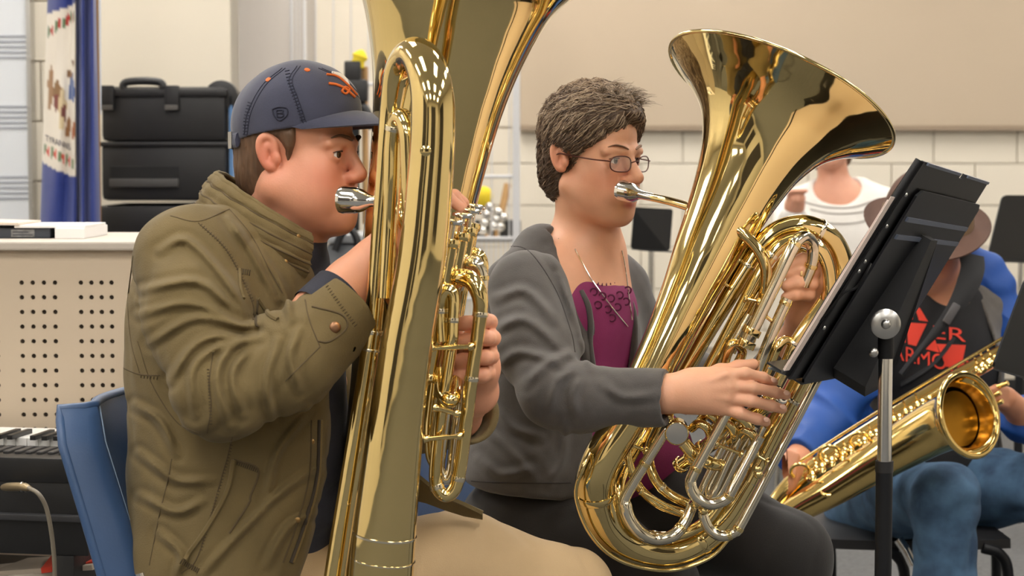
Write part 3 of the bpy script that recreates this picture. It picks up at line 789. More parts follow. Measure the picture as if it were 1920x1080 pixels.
for k in (3, 7):
    a_p, b_p = W(*P[k][:3]), W(*P[k+1][:3]); ring(a_p, b_p-W(*P[k-1][:3]), S(P[k][3]*1.06, 3.3), .012, m_brass, ob2, n=36)
obr = pipe('outer_branch', P[9:], None, t2, n=28, ferr=(.12, .5, .75))
# guard wire along the bow
pipe('bow_guard', [(1106, 850, 3.215, 4), (1092, 880, 3.2, 4), (1080, 930, 3.22, 4), (1106, 1000, 3.25, 4), (1160, 1050, 3.28, 4), (1250, 1070, 3.31, 4), (1330, 1046, 3.33, 4), (1375, 1000, 3.345, 4)], None, t2)
pipe('inner_branch', [(1545, 600, 3.31, 12), (1556, 530, 3.31, 13), (1542, 474, 3.3, 13), (1506, 450, 3.3, 13), (1470, 457, 3.3, 13), (1440, 488, 3.3, 13), (1400, 560, 3.3, 13), (1330, 690, 3.3, 12), (1300, 745, 3.3, 12)], None, t2, ferr=(.3, .6))
pipe('inner_branch', [(1532, 600, 3.36, 10), (1540, 540, 3.36, 10), (1530, 498, 3.36, 10), (1503, 474, 3.36, 10), (1474, 482, 3.36, 10), (1430, 550, 3.36, 10), (1370, 660, 3.36, 10)], None, t2)
pipe('inner_branch', [(1424, 404+30, 3.37, 16), (1400, 470, 3.37, 15), (1340, 570, 3.37, 14), (1280, 680, 3.37, 14), (1215, 800, 3.36, 13), (1170, 880, 3.3, 12), (1160, 930, 3.27, 11), (1178, 978, 3.27, 11), (1215, 1004, 3.28, 11), (1270, 1004, 3.3, 11), (1320, 980, 3.31, 11), (1356, 935, 3.32, 11)], None, t2, ferr=(.2, .45, .75))
pipe('inner_branch', [(1420, 470, 3.35, 11), (1360, 570, 3.35, 11), (1300, 680, 3.35, 11), (1235, 800, 3.34, 10), (1216, 850, 3.33, 10), (1226, 895, 3.32, 10), (1252, 925, 3.32, 10), (1290, 945, 3.32, 10)], None, t2, ferr=(.4, .8))
pipe('inner_branch', [(1190, 800, 3.31, 9), (1176, 850, 3.3, 9), (1196, 910, 3.3, 9), (1235, 945, 3.3, 9), (1290, 965, 3.31, 9)], None, t2)
# main tuning slide in nickel
ts = pipe('tuning_slide', [(1396, 652, 3.25, 12), (1420, 602, 3.25, 12), (1452, 536, 3.25, 12), (1484, 468, 3.25, 12.5), (1496, 450, 3.255, 12.5), (1510, 445, 3.27, 12.5), (1523, 458, 3.29, 12.5), (1523, 490, 3.3, 12), (1506, 535, 3.31, 12)], None, t2, m_nickel, ferr=(.03, .42, .9))
for (x, y) in ((1400, 645), (1410, 622)): ring(W(x, y, 3.25), W(1452, 536, 3.25)-W(1396, 652, 3.25), S(17, 3.25), .012, m_brass, ts)
pipe('valve_slide', [(1477, 560, 3.26, 11), (1450, 620, 3.26, 11), (1424, 684, 3.26, 11), (1410, 720, 3.26, 11)], None, t2, m_nickel, ferr=(.05,))
pipe('valve_slide', [(1545, 565, 3.27, 13), (1520, 600, 3.27, 13), (1490, 645, 3.27, 12), (1470, 690, 3.27, 11), (1455, 720, 3.27, 11)], None, t2, ferr=(.5,))
pipe('valve_slide', [(1480, 690, 3.28, 8), (1490, 655, 3.28, 9), (1478, 638, 3.27, 9), (1462, 645, 3.26, 9), (1446, 680, 3.26, 8), (1435, 705, 3.26, 8)], None, t2)
pipe('valve_slide', [(1372, 700, 3.28, 9), (1392, 660, 3.28, 9), (1372, 645, 3.26, 9), (1356, 690, 3.27, 9), (1336, 740, 3.27, 9)], None, t2)
pipe('valve_slide', [(1332, 745, 3.28, 8), (1350, 700, 3.28, 8), (1372, 650, 3.28, 8), (1405, 590, 3.28, 8)], None, t2, m_nickel)
# three long U slides
pipe('valve_slide', [(1250, 803, 3.22, 10), (1243, 816, 3.22, 10), (1176, 925, 3.23, 11), (1174, 950, 3.23, 12), (1182, 975, 3.23, 12), (1202, 1000, 3.23, 12), (1230, 1011, 3.24, 12), (1260, 1005, 3.24, 12), (1282, 982, 3.25, 11), (1302, 940, 3.26, 10)], None, t2, m_nickel, ferr=(.17, .86))
pipe('valve_slide', [(1362, 776, 3.2, 10), (1354, 791, 3.2, 10), (1303, 883, 3.2, 10.5), (1295, 908, 3.2, 11), (1307, 933, 3.2, 11.5), (1334, 945, 3.2, 11.5), (1361, 936, 3.2, 11), (1374, 915, 3.2, 10.5), (1415, 837, 3.21, 10), (1425, 818, 3.21, 10)], None, t2, m_nickel, ferr=(.22, .72))
pipe('valve_slide', [(1318, 955, 3.25, 9), (1321, 975, 3.25, 10), (1332, 994, 3.25, 10), (1352, 1005, 3.25, 10.5), (1376, 999, 3.25, 10), (1391, 980, 3.25, 10), (1465, 841, 3.26, 9), (1524, 728, 3.27, 9), (1545, 690, 3.28, 9)], None, t2, m_nickel, ferr=(.45, .6))
for i, x in enumerate((1318, 1334, 1350)):
    pipe('valve_slide', [(x+62, 790, 3.25+.012*i, 6.5), (x+30, 850, 3.25+.012*i, 6.5), (x-5, 925-8*i, 3.25+.012*i, 6.5), (x+4, 940-8*i, 3.25+.012*i, 6.5), (x+18, 928-8*i, 3.25+.012*i, 6.5), (x+54, 850, 3.25+.012*i, 6.5), (x+82, 800, 3.25+.012*i, 6.5)], None, t2, m_nickel)
# rotor valve facing the camera, piston valves pointing at the hand
rv = W(1269, 813, 3.2)
o = obj('rotor_valve', lathe(rv, (.1, 1, .05), [(0, S(21, 3.2)), (.002, S(23, 3.2)), (.01, S(23, 3.2)), (.012, S(20, 3.2)), (.05, S(20, 3.2))], 28), m_brass, t2)
obj('rotor_cap', lathe(rv-A(0, .003, 0), (.1, 1, .05), [(0, S(6, 3.2)), (.001, S(20, 3.2)), (.003, S(20.5, 3.2))], 28), m_steel, o)
pipe('knuckle', [(1282, 830, 3.23, 13), (1300, 850, 3.23, 13), (1330, 868, 3.24, 13), (1352, 872, 3.26, 12)], None, t2)
pipe('knuckle', [(1260, 800, 3.24, 9), (1254, 778, 3.24, 9), (1266, 762, 3.25, 9), (1290, 770, 3.25, 9)], None, t2)
for i in range(4):
    c = W(1432-22*i+8, 772+16*i-16, 3.235+.02*i); valve(t2, c, W(1300, 880, 3.34)-W(1432, 790, 3.24), .13, S(15, 3.25), .014)
for i, (x, y) in enumerate([(1335, 795), (1362, 808), (1388, 800), (1402, 824), (1318, 812)]):
    pipe('knuckle', [(x-22, y-8, 3.24, 8), (x-8, y-18, 3.225, 9), (x+8, y-10, 3.22, 9), (x+14, y+8, 3.23, 9), (x+4, y+20, 3.25, 8)], None, t2)
for (x0, y0, x1, y1, Y) in ((1180, 832, 1212, 846, 3.26), (1200, 920, 1290, 968, 3.27), (1342, 832, 1392, 852, 3.22), (1416, 852, 1440, 866, 3.25), (1296, 940, 1320, 960, 3.24), (1395, 560, 1424, 566, 3.28), (1352, 528, 1372, 540, 3.32), (1432, 590, 1452, 606, 3.26)):
    a, b = W(x0, y0, Y), W(x1, y1, Y); o = obj('brace', tube([a, b], S(3.6, Y), 10, smooth=False), m_brass, t2)
    for q, s_ in ((a, 1), (b, -1)): obj('brace_foot', lathe(q, (b-a)*s_, [(0, S(8, Y)), (.003, S(8, Y)), (.006, S(4, Y))], 14), m_brass, o)
for (x, y) in ((1306, 945), (1318, 958), (1418, 880), (1420, 890)):
    obj('water_key', lathe(W(x, y, 3.215), (.2, -1, .3), [(0, .006), (.004, .008), (.01, .006), (.012, .003)], 14), m_brass, t2)
mp_p2 = W(1163, 357, 3.515); mp_d2 = nrm(W(1240, 374, 3.45)-mp_p2)
mouthpiece(mp_p2, mp_d2, t2, 1.12)
obj('lead_pipe', tube([mp_p2+mp_d2*.072, W(1258, 378, 3.43), W(1320, 397, 3.34), W(1375, 425, 3.29), W(1415, 460, 3.28), W(1434, 495, 3.28), W(1436, 530, 3.29), W(1428, 570, 3.3), W(1405, 640, 3.3)], [.0068, .0075, .0085, .009, .0095, .0098, .01, .01, .01], 16), m_brass, t2)
# ================================================================== people
class Fr:
    """head frame: x forward, y to the person's left, z up"""
    def __init__(s, O, theta, pitch=0., roll=0., sc=1.):
        d = A(math.cos(theta), -math.sin(theta), 0); l = A(math.sin(theta), math.cos(theta), 0); u = A(0, 0, 1)
        x = d*math.cos(pitch)+u*math.sin(pitch); z = -d*math.sin(pitch)+u*math.cos(pitch)
        y = l*math.cos(roll)+z*math.sin(roll); z = z*math.cos(roll)-l*math.sin(roll)
        s.R = np.column_stack([x, y, z]); s.O = np.asarray(O, float); s.sc = sc
    def __call__(s, *p): return s.O+s.R@(np.asarray(p, float)*s.sc)
    def loc(s, P): return ((P-s.O)@s.R)/s.sc
def head(s, f, full=0., jawr=.022, neck=None, nose=1.):
    k = f.sc
    E = lambda c, r, kk=.012, op='u': s.ell(f(*c), np.array(r)*k, f.R, kk*k, op)
    Cn = lambda a, b, ra, rb, kk=.012, op='u': s.cone(f(*a), f(*b), ra*k, rb*k, kk*k, op)
    E((-.008, 0, .048), (.090, .075, .083)); E((.028, 0, .045), (.056, .063, .062), .02)
    E((.03, 0, -.02), (.054, .058, .072), .025)
    for q in (-1, 1):
        E((.048, .041*q, -.018), (.029, .024, .026), .025)
        Cn((-.004, .056*q, -.045), (.06, .02*q, -.092), jawr, .019, .03)
        E((.045, .04*q, -.055), (.034+full*.4, .024+full, .034+full*.6), .03)
    E((.079, 0, -.097), (.018, .023, .017), .025); E((.072, 0, -.062), (.024, .031, .028), .025)
    E((.03, 0, -.085), (.05, .04, .022+full), .03)
    for q in (-1, 1):
        E((.102, .033*q, .006), (.02, .021, .0135), .016, 's')
        Cn((.09, .012*q, .025), (.076, .05*q, .024), .0075, .007, .016)
        E((.0755, .0325*q, .0065), (.0142, .0150, .0142), .006)                     # lids
        E((.092, .0335*q, .0062), (.0135, .0158, .0048), .003, 's')                 # eye slit
    Cn((.088, 0, .014), (.1075+(nose-1)*.05, 0, -.023), .0085, .0112*nose, .014)
    for q in (-1, 1): E((.099, .0125*q, -.0285), (.0125, .0085, .009), .008)
    for q in (-1, 1): E((.104, .007*q, -.0385), (.006, .0035, .004), .003, 's')
    Cn((.090, -.018, -.0655), (.0955, 0, -.0625), .0045, .0062, .006); Cn((.0955, 0, -.0625), (.090, .018, -.0655), .0062, .0045, .006)
    Cn((.089, -.016, -.073), (.0945, 0, -.0745), .005, .007, .006); Cn((.0945, 0, -.0745), (.089, .016, -.073), .007, .005, .006)
    for q in (-1, 1):                                                                # ears
        rim = [(.004, -.020), (.006, .005), (.002, .024), (-.012, .033), (-.025, .026), (-.028, .008), (-.021, -.012), (-.008, -.028), (.002, -.03)]
        P = [f(x*.66-.007, (.0728+.009*max(0, min(1, (.004-x)/.03)))*q, z*.76+.008) for x, z in rim]
        E((-.0135, .0765*q, .008), (.0105, .005, .021), .006)
        s.chain(catmull(np.array(P), 3), np.interp(np.linspace(0, 8, 25), range(9), [.0045, .0045, .0045, .0048, .0048, .0048, .005, .0062, .0055])*k, .004*k)
        E((-.0105, .087*q, .005), (.0062, .0105, .0105), .004, 's'); Cn((-.0145, .0795*q, .018), (-.0155, .080*q, .0), .0026, .0026, .004)
        E((.0015, .0745*q, -.002), (.006, .006, .009), .006)
    n0, n1, r0, r1 = neck
    s.cone(f(-.022, 0, -.055), n1, r0, r1, .03)
def skin_cols(V, f, base, red, lip, n=None):
    L = f.loc(V); c = np.tile(base, (len(V), 1)); g = lambda p, r: np.exp(-(((L-np.array(p))/np.array(r))**2).sum(1))[:, None]
    w = np.clip(.75*(g((.06, .045, -.03), (.045, .03, .03))+g((.06, -.045, -.03), (.045, .03, .03)))+.6*g((.105, 0, -.03), (.02, .018, .016))+.7*(g((-.012, .085, 0), (.03, .02, .035))+g((-.012, -.085, 0), (.03, .02, .035))), 0, 1)
    c = c*(1-w)+red*w
    w = np.clip(1.6*(g((.097, 0, -.063), (.012, .017, .0055))+g((.095, 0, -.075), (.012, .016, .006))), 0, 1); c = c*(1-w)+lip*w
    return c
m_skin = mat('skin', (1, 1, 1), .48, attr='Col', var=.06, vscale=40, bump=.12, bscale=350, sss=.12)
m_eyew = mat('eye_white', C(222, 214, 206), .15); m_iris = mat('iris_brown', C(70, 46, 30), .1); m_pupil = mat('pupil', C(8, 6, 6), .05)
def eyes(f, parent, look):
    for q in (-1, 1):
        c = f(.0755, .0325*q, .0065); d = nrm(f.R@nrm(look)); r = .0124*f.sc
        pr = [(-r*math.cos(t), max(r*math.sin(t), .0002)) for t in np.linspace(0, math.pi, 14)]
        o = obj('eye', lathe(c, d, pr, 20), m_eyew, parent)
        obj('iris', lathe(c+d*r*.9, d, [(0, .0055*f.sc), (r*.1, .0046*f.sc), (r*.125, .0004)], 18), m_iris, o)
        obj('pupil', lathe(c+d*r*1.01, d, [(0, .0024*f.sc), (r*.03, .0016*f.sc)], 14), m_pupil, o)
def lashes(f, parent, m):
    for q in (-1, 1):
        P = [f(.0755+.0146*math.cos(t)*.98, .0325*q+.0152*math.sin(t)*q, .0102+.0016*math.cos(t)-.003*max(0, abs(t)-.6)) for t in np.linspace(-1.0, 1.15, 9)]
        obj('eyelash_line', tube(P, [.0004]+[.0009]*7+[.0006], 6, smooth=False), m, parent)
def brows(f, parent, m, w=.0042):
    for q in (-1, 1):
        P = [f(.0965-.0*abs(q), .011*q, .0285), f(.0945, .024*q, .0335), f(.087, .038*q, .0355), f(.076, .052*q, .0295)]
        obj('eyebrow', tube(P, [w*.8, w, w*.8, w*.3], 8, 6, flat=(1, .55)), m, parent)
def fingers(s, base_tip, r, k=.004):
    for ch in base_tip:
        n = len(ch); rr = np.linspace(r*1.05, r*.82, n); s.chain([np.asarray(p) for p in ch], rr, k)
def Wl(*L): return [W(*t) for t in L]
LO = lambda *t: np.min([W(*q) for q in t], axis=0)

# ---------------------------------------------------------------- the man in the cap
F1 = Fr(W(556, 296, 3.12), math.radians(18), math.radians(-1), 0, 1.0)
man = thing('person', 'person in olive jacket and navy cap playing the upright tuba', 'person', W(430, 1300, 3.12)*A(1, 1, 0)+A(0, 0, .0))
s = Sdf()
nb = W(515, 470, 3.14)
head(s, F1, full=.008, jawr=.028, neck=(None, nb, .057, .066))
s.cone(nb, W(470, 640, 3.14), .066, .11, .05); s.ell(W(470, 760, 3.14), (.11, .14, .2), None, .05)
s.chain(Wl((470, 560, 3.1), (360, 500, 3.0), (425, 735, 2.84), (620, 570, 2.93)), [.07, .05, .042, .036], .02)           # right arm inside the sleeve
s.chain(Wl((610, 578, 2.92), (660, 530, 2.95), (700, 490, 2.955)), [.042, .036, .03], .02)
s.chain(Wl((700, 490, 2.955), (748, 445, 2.955), (782, 418, 2.95)), [.03, .03, .026], .02)
fingers(s, [Wl((765, 425, 2.93), (815, 385, 2.92), (842, 372, 2.925), (862, 388, 2.93)), Wl((770, 418, 2.95), (820, 376, 2.95), (850, 368, 2.955), (866, 386, 2.96)),
            Wl((775, 415, 2.97), (822, 372, 2.98), (852, 366, 2.985), (870, 380, 2.985)), Wl((745, 470, 2.93), (790, 452, 2.91), (826, 432, 2.90))], .0098)
s.chain(Wl((500, 560, 3.2), (470, 560, 3.32), (690, 800, 3.36), (860, 780, 3.1)), [.07, .05, .042, .032], .02)            # left arm
s.chain(Wl((860, 780, 3.1), (893, 735, 2.99), (900, 690, 2.955)), [.032, .03, .026], .02)
s.chain(Wl((900, 690, 2.955), (898, 640, 2.95)), [.027, .026], .02)
fingers(s, [Wl((900, 620, 2.945), (918, 604, 2.925), (908, 600, 2.9), (872, 606, 2.895), (845, 612, 2.9)), Wl((904, 645, 2.945), (924, 634, 2.92), (914, 634, 2.897), (870, 640, 2.893), (842, 646, 2.9)),
            Wl((902, 672, 2.945), (921, 668, 2.92), (910, 670, 2.897), (866, 676, 2.893), (840, 680, 2.9)), Wl((898, 698, 2.95), (914, 700, 2.925), (904, 704, 2.9), (862, 706, 2.895), (838, 708, 2.9))], .0112, .006)
fingers(s, [Wl((885, 690, 2.96), (862, 650, 2.95), (850, 610, 2.94), (846, 585, 2.935))], .0115)
V, F = s.build(.0021, W(300, 1000, 3.5)*A(1, 0, 1)+A(-.15, 2.6, 0), A(.05, 3.6, 1.42))
V, F = smooth_geo(V, F, 1, .4)
body1 = obj('body', (V, F), m_skin, man)
base = np.array(C(222, 158, 126)); setcol(body1, 'Col', skin_cols(V, F1, base, np.array(C(206, 108, 82)), np.array(C(190, 100, 86))))
head1 = Sdf(); head1.ops = s.ops
m_hair1 = mat('brown_hair', C(108, 79, 56), .6, var=.4, vscale=30, bump=.6, bscale=60, stretch=(3, 3, .6))
m_lash = mat('dark_lash', C(58, 36, 26), .7); lashes(F1, man, m_lash); eyes(F1, man, (1, -.25, -.02)); brows(F1, man, mat('brown_brow', C(104, 74, 52), .8, var=.3, vscale=200), .0044)
# short hair under the cap
hs = Sdf(); h0 = Sdf(); 
h0.ell(F1(-.008, 0, .046), (.0935, .079, .084), F1.R, .01); h0.ell(F1(-.042, 0, -.02), (.058, .062, .07), F1.R, .03); h0.cone(F1(.022, -.069, .035), F1(.016, -.068, -.002), .012, .006, .01); h0.cone(F1(.022, .069, .035), F1(.016, .068, -.002), .012, .006, .01)
hs.ops = list(h0.ops)
hs.func(lambda P: (lambda L: np.maximum(L[..., 2]-.07, np.maximum(-.105-L[..., 2]-.0*L[..., 0], (L[..., 0]-.03)))) (F1.loc(P)), .004, 'i')
hs.func(lambda P: (lambda L: (L[..., 0]+.012)*.9+(.035-L[..., 2])*.45-(.043)) (F1.loc(P)), .006, 'i')
for q in (-1, 1): hs.ell(F1(-.008, .08*q, .002), (.026, .02, .031), F1.R, .006, 's')
hv, hf = hs.build(.0022, F1.O-.14, F1.O+.14, disp=lambda P: .0012*vnoise(P*A(1, 1, .35), 180, 3))
obj('hair', (hv, hf), m_hair1, man)

# cap
m_cap = mat('navy_cotton_cap', C(62, 64, 84), .85, var=.18, vscale=25, bump=.25, bscale=700, sheen=.25)
capz = lambda x, y: np.where(x > .03, .046, .040+.2*x)+.02*np.clip((x-.03)/.05, 0, 1)*(1-np.clip(np.abs(y)/.08, 0, 1)**2)
cs = Sdf()
cs.ell(F1(-.004, 0, .052), (.1005, .087, .093), F1.R, .01); cs.ell(F1(.018, 0, .082), (.080, .073, .062), F1.R, .03)
cs.func(lambda P: (lambda L: capz(L[..., 0], L[..., 1])-L[..., 2]) (F1.loc(P)), .003, 'i')
cs.ell(F1(-.004, 0, .044), (.0945, .081, .084), F1.R, .004, 's')
cs.ell(F1(-.095, 0, .02), (.05, .026, .022), F1.R, .004, 's')
cv, cf = cs.build(.0022, F1.O-.15, F1.O+.17, disp=lambda P: .0012*vnoise(P, 22, 8))
capT = thing('baseball_cap', 'faded navy baseball cap with an orange crossed sabres logo', 'cap', F1(-.008, 0, .03))
crown = obj('crown', (cv, cf), m_cap, capT)
G = []
for u in np.linspace(-1, 1, 25):
    row = []; ph = u*math.radians(74)
    b0 = A(-.004+.099*math.cos(ph), .085*math.sin(ph), 0); b0[2] = .048+.026*(1-u*u)
    L = .076*(1-.72*abs(u)**2.4)
    for v in np.linspace(-.08, 1, 12):
        q = b0+A(L*v, -b0[1]*.04*v, -.006*v*(1-abs(u))-.014*v*v*(1-u*u)-.004*v*abs(u)); row.append(F1(*q))
    G.append(row)
vis = obj('visor', sheet(np.array(G), .0035), m_cap, capT)
ctree = bvh((cv, cf)); m_thr = mat('dark_stitching', C(38, 40, 56), .9); m_or = mat('orange_embroidery', C(226, 112, 46), .7, bump=.3, bscale=900); m_wh = mat('white_embroidery', C(226, 220, 214), .7)
def on(tree, L, off=.0005): 
    P = [hit(tree, x, y, off) for x, y in L]; return np.array([p for p in P if p is not None])
def seamline(name, tree, L, r, m, par, off=.0004, n=6, sub=8):
    q = catmull(np.array(L, float), sub); P = on(tree, q, off)
    if len(P) > 2: return obj(name, tube(P, r, n, smooth=False), m, par)
for L in ([(560, 124), (545, 150), (556, 185), (572, 232)], [(532, 128), (495, 160), (468, 210), (460, 258)], [(600, 128), (645, 150), (690, 200)]):
    for dx in (-3, 3): seamline('seam', ctree, [(x+dx, y) for x, y in L], .0006, m_thr, crown)
def stitches(name, tree, L, step, ln, r, m, par, perp=True, off=.0006):
    q = catmull(np.array(L, float), 24); d = np.r_[0, np.cumsum(np.linalg.norm(np.diff(q, axis=0), axis=1))]; g = []
    for t in np.arange(step/2, d[-1], step):
        c = np.array([np.interp(t, d, q[:, 0]), np.interp(t, d, q[:, 1])]); e = np.array([np.interp(t+1, d, q[:, 0]), np.interp(t+1, d, q[:, 1])])-c
        e = e/(np.linalg.norm(e)+1e-9); w = np.array([-e[1], e[0]]) if perp else e
        a, b = hit(tree, *(c-w*ln/2), off), hit(tree, *(c+w*ln/2), off)
        if a is not None and b is not None and np.linalg.norm(a-b) < .03: g.append(tube([a, b], r, 5, smooth=False))
    if g: return obj(name, g, m, par)
stitches('stitching', ctree, [(538, 130), (545, 160), (558, 195), (568, 225)], 6, 9, .0007, m_thr, crown)
stitches('stitching', ctree, [(470, 190), (462, 220), (460, 255)], 6, 8, .0007, m_thr, crown)
for (x, y) in ((503, 149), (576, 131)):
    p = hit(ctree, x, y, 0)
    if p is not None: obj('eyelet', lathe(p-nrm(p-F1(0, 0, .05))*.001, nrm(p-F1(0, 0, .05)), [(0, .0048), (.0018, .0044), (.0024, .002)], 14), m_or, crown)
# crossed sabres and letter mark on the front panel
def strip(tree, L, w, m, name, par, off=.0012): 
    q = catmull(np.array(L, float), 8); P = on(tree, q, off)
    if len(P) > 2: return obj(name, tube(P, w, 8, smooth=False), m, par)
strip(ctree, [(616, 157), (632, 160), (648, 168), (664, 182)], .0022, m_or, 'logo_sabre', crown)
strip(ctree, [(612, 140), (632, 144), (652, 160), (668, 178)], .0018, m_or, 'logo_sabre', crown)
strip(ctree, [(640, 172), (646, 164), (654, 168), (648, 176), (640, 172)], .0018, m_or, 'logo_hilt', crown)
for w_ in range(4): strip(ctree, [(622+w_*3, 137+w_*1.6), (638+w_*2, 141+w_*2.5), (650+w_, 152+w_*2.6)], .0022, m_wh, 'logo_letter', crown)
# tonal shield on the side
sh = [(511, 205), (524, 201), (538, 204), (538, 216), (525, 226), (514, 217), (511, 205)]
strip(ctree, sh, .0011, m_thr, 'side_emblem', crown, .0006)
strip(ctree, [(519, 207), (520, 219)], .001, m_thr, 'side_emblem', crown, .0006); strip(ctree, [(519, 207), (530, 207), (529, 212), (520, 212), (531, 213), (529, 219), (520, 219)], .001, m_thr, 'side_emblem', crown, .0006)
p = F1(.004, 0, .1475); obj('top_button', lathe(p-F1.R[:, 2]*.004, F1.R[:, 2], [(0, .008), (.003, .007), (.005, .003)], 16), m_cap, crown)
# back strap with buckle
P = [F1(-.004-.1*math.cos(t), -.0865*math.sin(t), .022+.006*math.sin(t)) for t in np.linspace(-.5, .85, 14)]
st_ = obj('back_strap', tube(P, .0045, 8, flat=(1, 2.6)), m_cap, capT)
bc = P[11]+nrm(P[11]-F1(-.004, 0, .022))*.005; dr = nrm(P[12]-P[10]); obj('buckle', [tube([bc+A(0, 0, .013)+dr*.006, bc-A(0, 0, .013)+dr*.006], .002, 6, smooth=False), tube([bc+A(0, 0, .013)-dr*.004, bc-A(0, 0, .013)-dr*.004], .002, 6, smooth=False)], m_steel, st_)

# shirt under the jacket
m_navy = mat('navy_knit', C(44, 46, 58), .85, var=.15, vscale=20, bump=.3, bscale=500)
ss = Sdf()
ss.ell(W(475, 640, 3.14), (.135, .145, .2), None, .05); ss.ell(W(495, 880, 3.14), (.135, .145, .24), None, .08)
ss.cone(W(520, 470, 3.14), W(480, 560, 3.14), .075, .11, .05)
ss.plane(nb+A(.01, 0, .012), A(-.25, 0, 1)); ss.cone(F1(-.02, 0, -.05), nb+A(0, 0, .05), .064, .068, .006, 's')
sv, sf = ss.build(.005, W(280, 1150, 3.14)-A(0, .3, 0), W(720, 380, 3.14)+A(0, .3, 0), disp=lambda P: .004*vnoise(P*A(1, 1, 2.2), 16, 4), dmax=.005)
obj('shirt', (sv, sf), m_navy, man)
# navy shirt cuff at the wrist
d = nrm(W(660, 530, 2.95)-W(610, 578, 2.92)); c = W(640, 553, 2.935)
obj('shirt_cuff', lathe(c-d*.05, d, [(0, .048), (.045, .047), (.05, .047), (.05, .043), (.0, .043)], 32, closed=True), m_navy, man)

# jacket
m_olive = mat('olive_canvas', C(114, 97, 60), .88, var=.25, vscale=9, bump=.35, bscale=450, sheen=.05)
m_olived = mat('olive_stitch_dark', C(70, 58, 38), .9)
js = Sdf()
js.ell(W(430, 610, 3.12), (.160, .20, .19), None, .05); js.ell(W(446, 880, 3.12), (.172, .20, .25), None, .09)
js.ell(W(440, 1060, 3.12), (.168, .205, .15), None, .08)
js.cone(W(470, 462, 3.12), W(372, 478, 3.0), .064, .068, .05); js.cone(W(490, 470, 3.14), W(430, 490, 3.28), .06, .066, .05)
js.cone(W(345, 492, 2.97), W(372, 600, 2.90), .074, .074, .05)
js.chain(Wl((365, 590, 2.90), (415, 732, 2.835), (535, 680, 2.87), (652, 584, 2.92)), [.073, .066, .068, .058], .03)
js.chain(Wl((440, 505, 3.27), (520, 640, 3.36), (690, 795, 3.38), (880, 775, 3.08)), [.078, .07, .065, .05], .04)
armd = nrm(W(652, 584, 2.92)-W(535, 680, 2.87))
js.cone(W(560, 660, 2.88), W(720, 520, 2.955), .046, .050, .004, 's')
js.func(lambda P: np.where(P[..., 0]*0+np.linalg.norm(P-W(652, 584, 2.92), axis=-1) < .13, (P-W(652, 584, 2.92))@armd-.012, -.05), .004, 'i')
ld = nrm(W(880, 775, 3.08)-W(690, 795, 3.38)); js.cone(W(800, 782, 3.2), W(940, 765, 2.98), .038, .044, .004, 's')
js.func(lambda P: np.where(np.linalg.norm(P-W(880, 775, 3.08), axis=-1) < .1, (P-W(880, 775, 3.08))@ld-.01, -.05), .004, 'i')
ez = np.array([W(0, y, 2.95)[2] for y in (430, 500, 560, 700, 900, 1060, 1200)])[::-1]; exx = np.array([W(x, 0, 2.97)[0] for x in (585, 602, 606, 605, 602, 560, 520)])[::-1]
arms = Sdf(); arms.chain(Wl((365, 590, 2.90), (415, 732, 2.835), (535, 680, 2.87), (652, 584, 2.92), (740, 520, 2.96)), [.09, .085, .085, .075, .075], .03)
arms.chain(Wl((440, 505, 3.27), (520, 640, 3.36), (690, 795, 3.38), (940, 770, 3.0)), [.09, .085, .08, .075], .04)
js.func(lambda P: np.where(arms.val(P) < .0, -.05, P[..., 0]-np.interp(P[..., 2], ez, exx)), .006, 'i')
js.ell(W(475, 640, 3.14), (.13, .14, .195), None, .006, 's'); js.ell(W(495, 880, 3.14), (.13, .14, .235), None, .006, 's')
js.cone(W(525, 300, 3.13), W(510, 470, 3.13), .075, .082, .01, 's')
ua, ub, uc = W(355, 520, 2.9), W(420, 735, 2.83), W(650, 585, 2.92)
FOLDS = [((267, 544), (371, 528), (449, 590)), ((262, 590), (355, 568), (444, 604), (475, 611)), ((283, 642), (371, 595), (470, 621)), ((319, 715), (355, 658), (397, 632), (470, 632)), ((366, 777), (361, 694), (407, 652), (480, 632)),
         ((428, 798), (407, 715), (428, 658), (490, 632)), ((455, 777), (436, 704), (470, 650)), ((511, 790), (500, 715), (521, 640)), ((560, 730), (545, 670), (560, 620)), ((300, 470), (350, 450), (420, 520), (460, 590)),
         ((600, 870), (520, 930), (440, 1010), (380, 1075)), ((580, 770), (520, 850), (500, 940)), ((255, 760), (300, 790), (330, 850)), ((262, 850), (330, 900), (400, 900)), ((265, 930), (330, 960), (380, 940)), ((590, 960), (540, 990), (500, 1060)), ((300, 1000), (340, 1040), (330, 1080)),
         ((430, 410), (470, 470), (520, 560)), ((480, 460), (530, 540), (545, 600))]
def PXv(P):
    c, s_ = math.cos(PITCH), math.sin(PITCH); z = P[..., 2]-CAMZ; dep = P[..., 1]*c-z*s_
    return 960+FPX*P[..., 0]/dep, 540-FPX*(P[..., 1]*s_+z*c)/dep
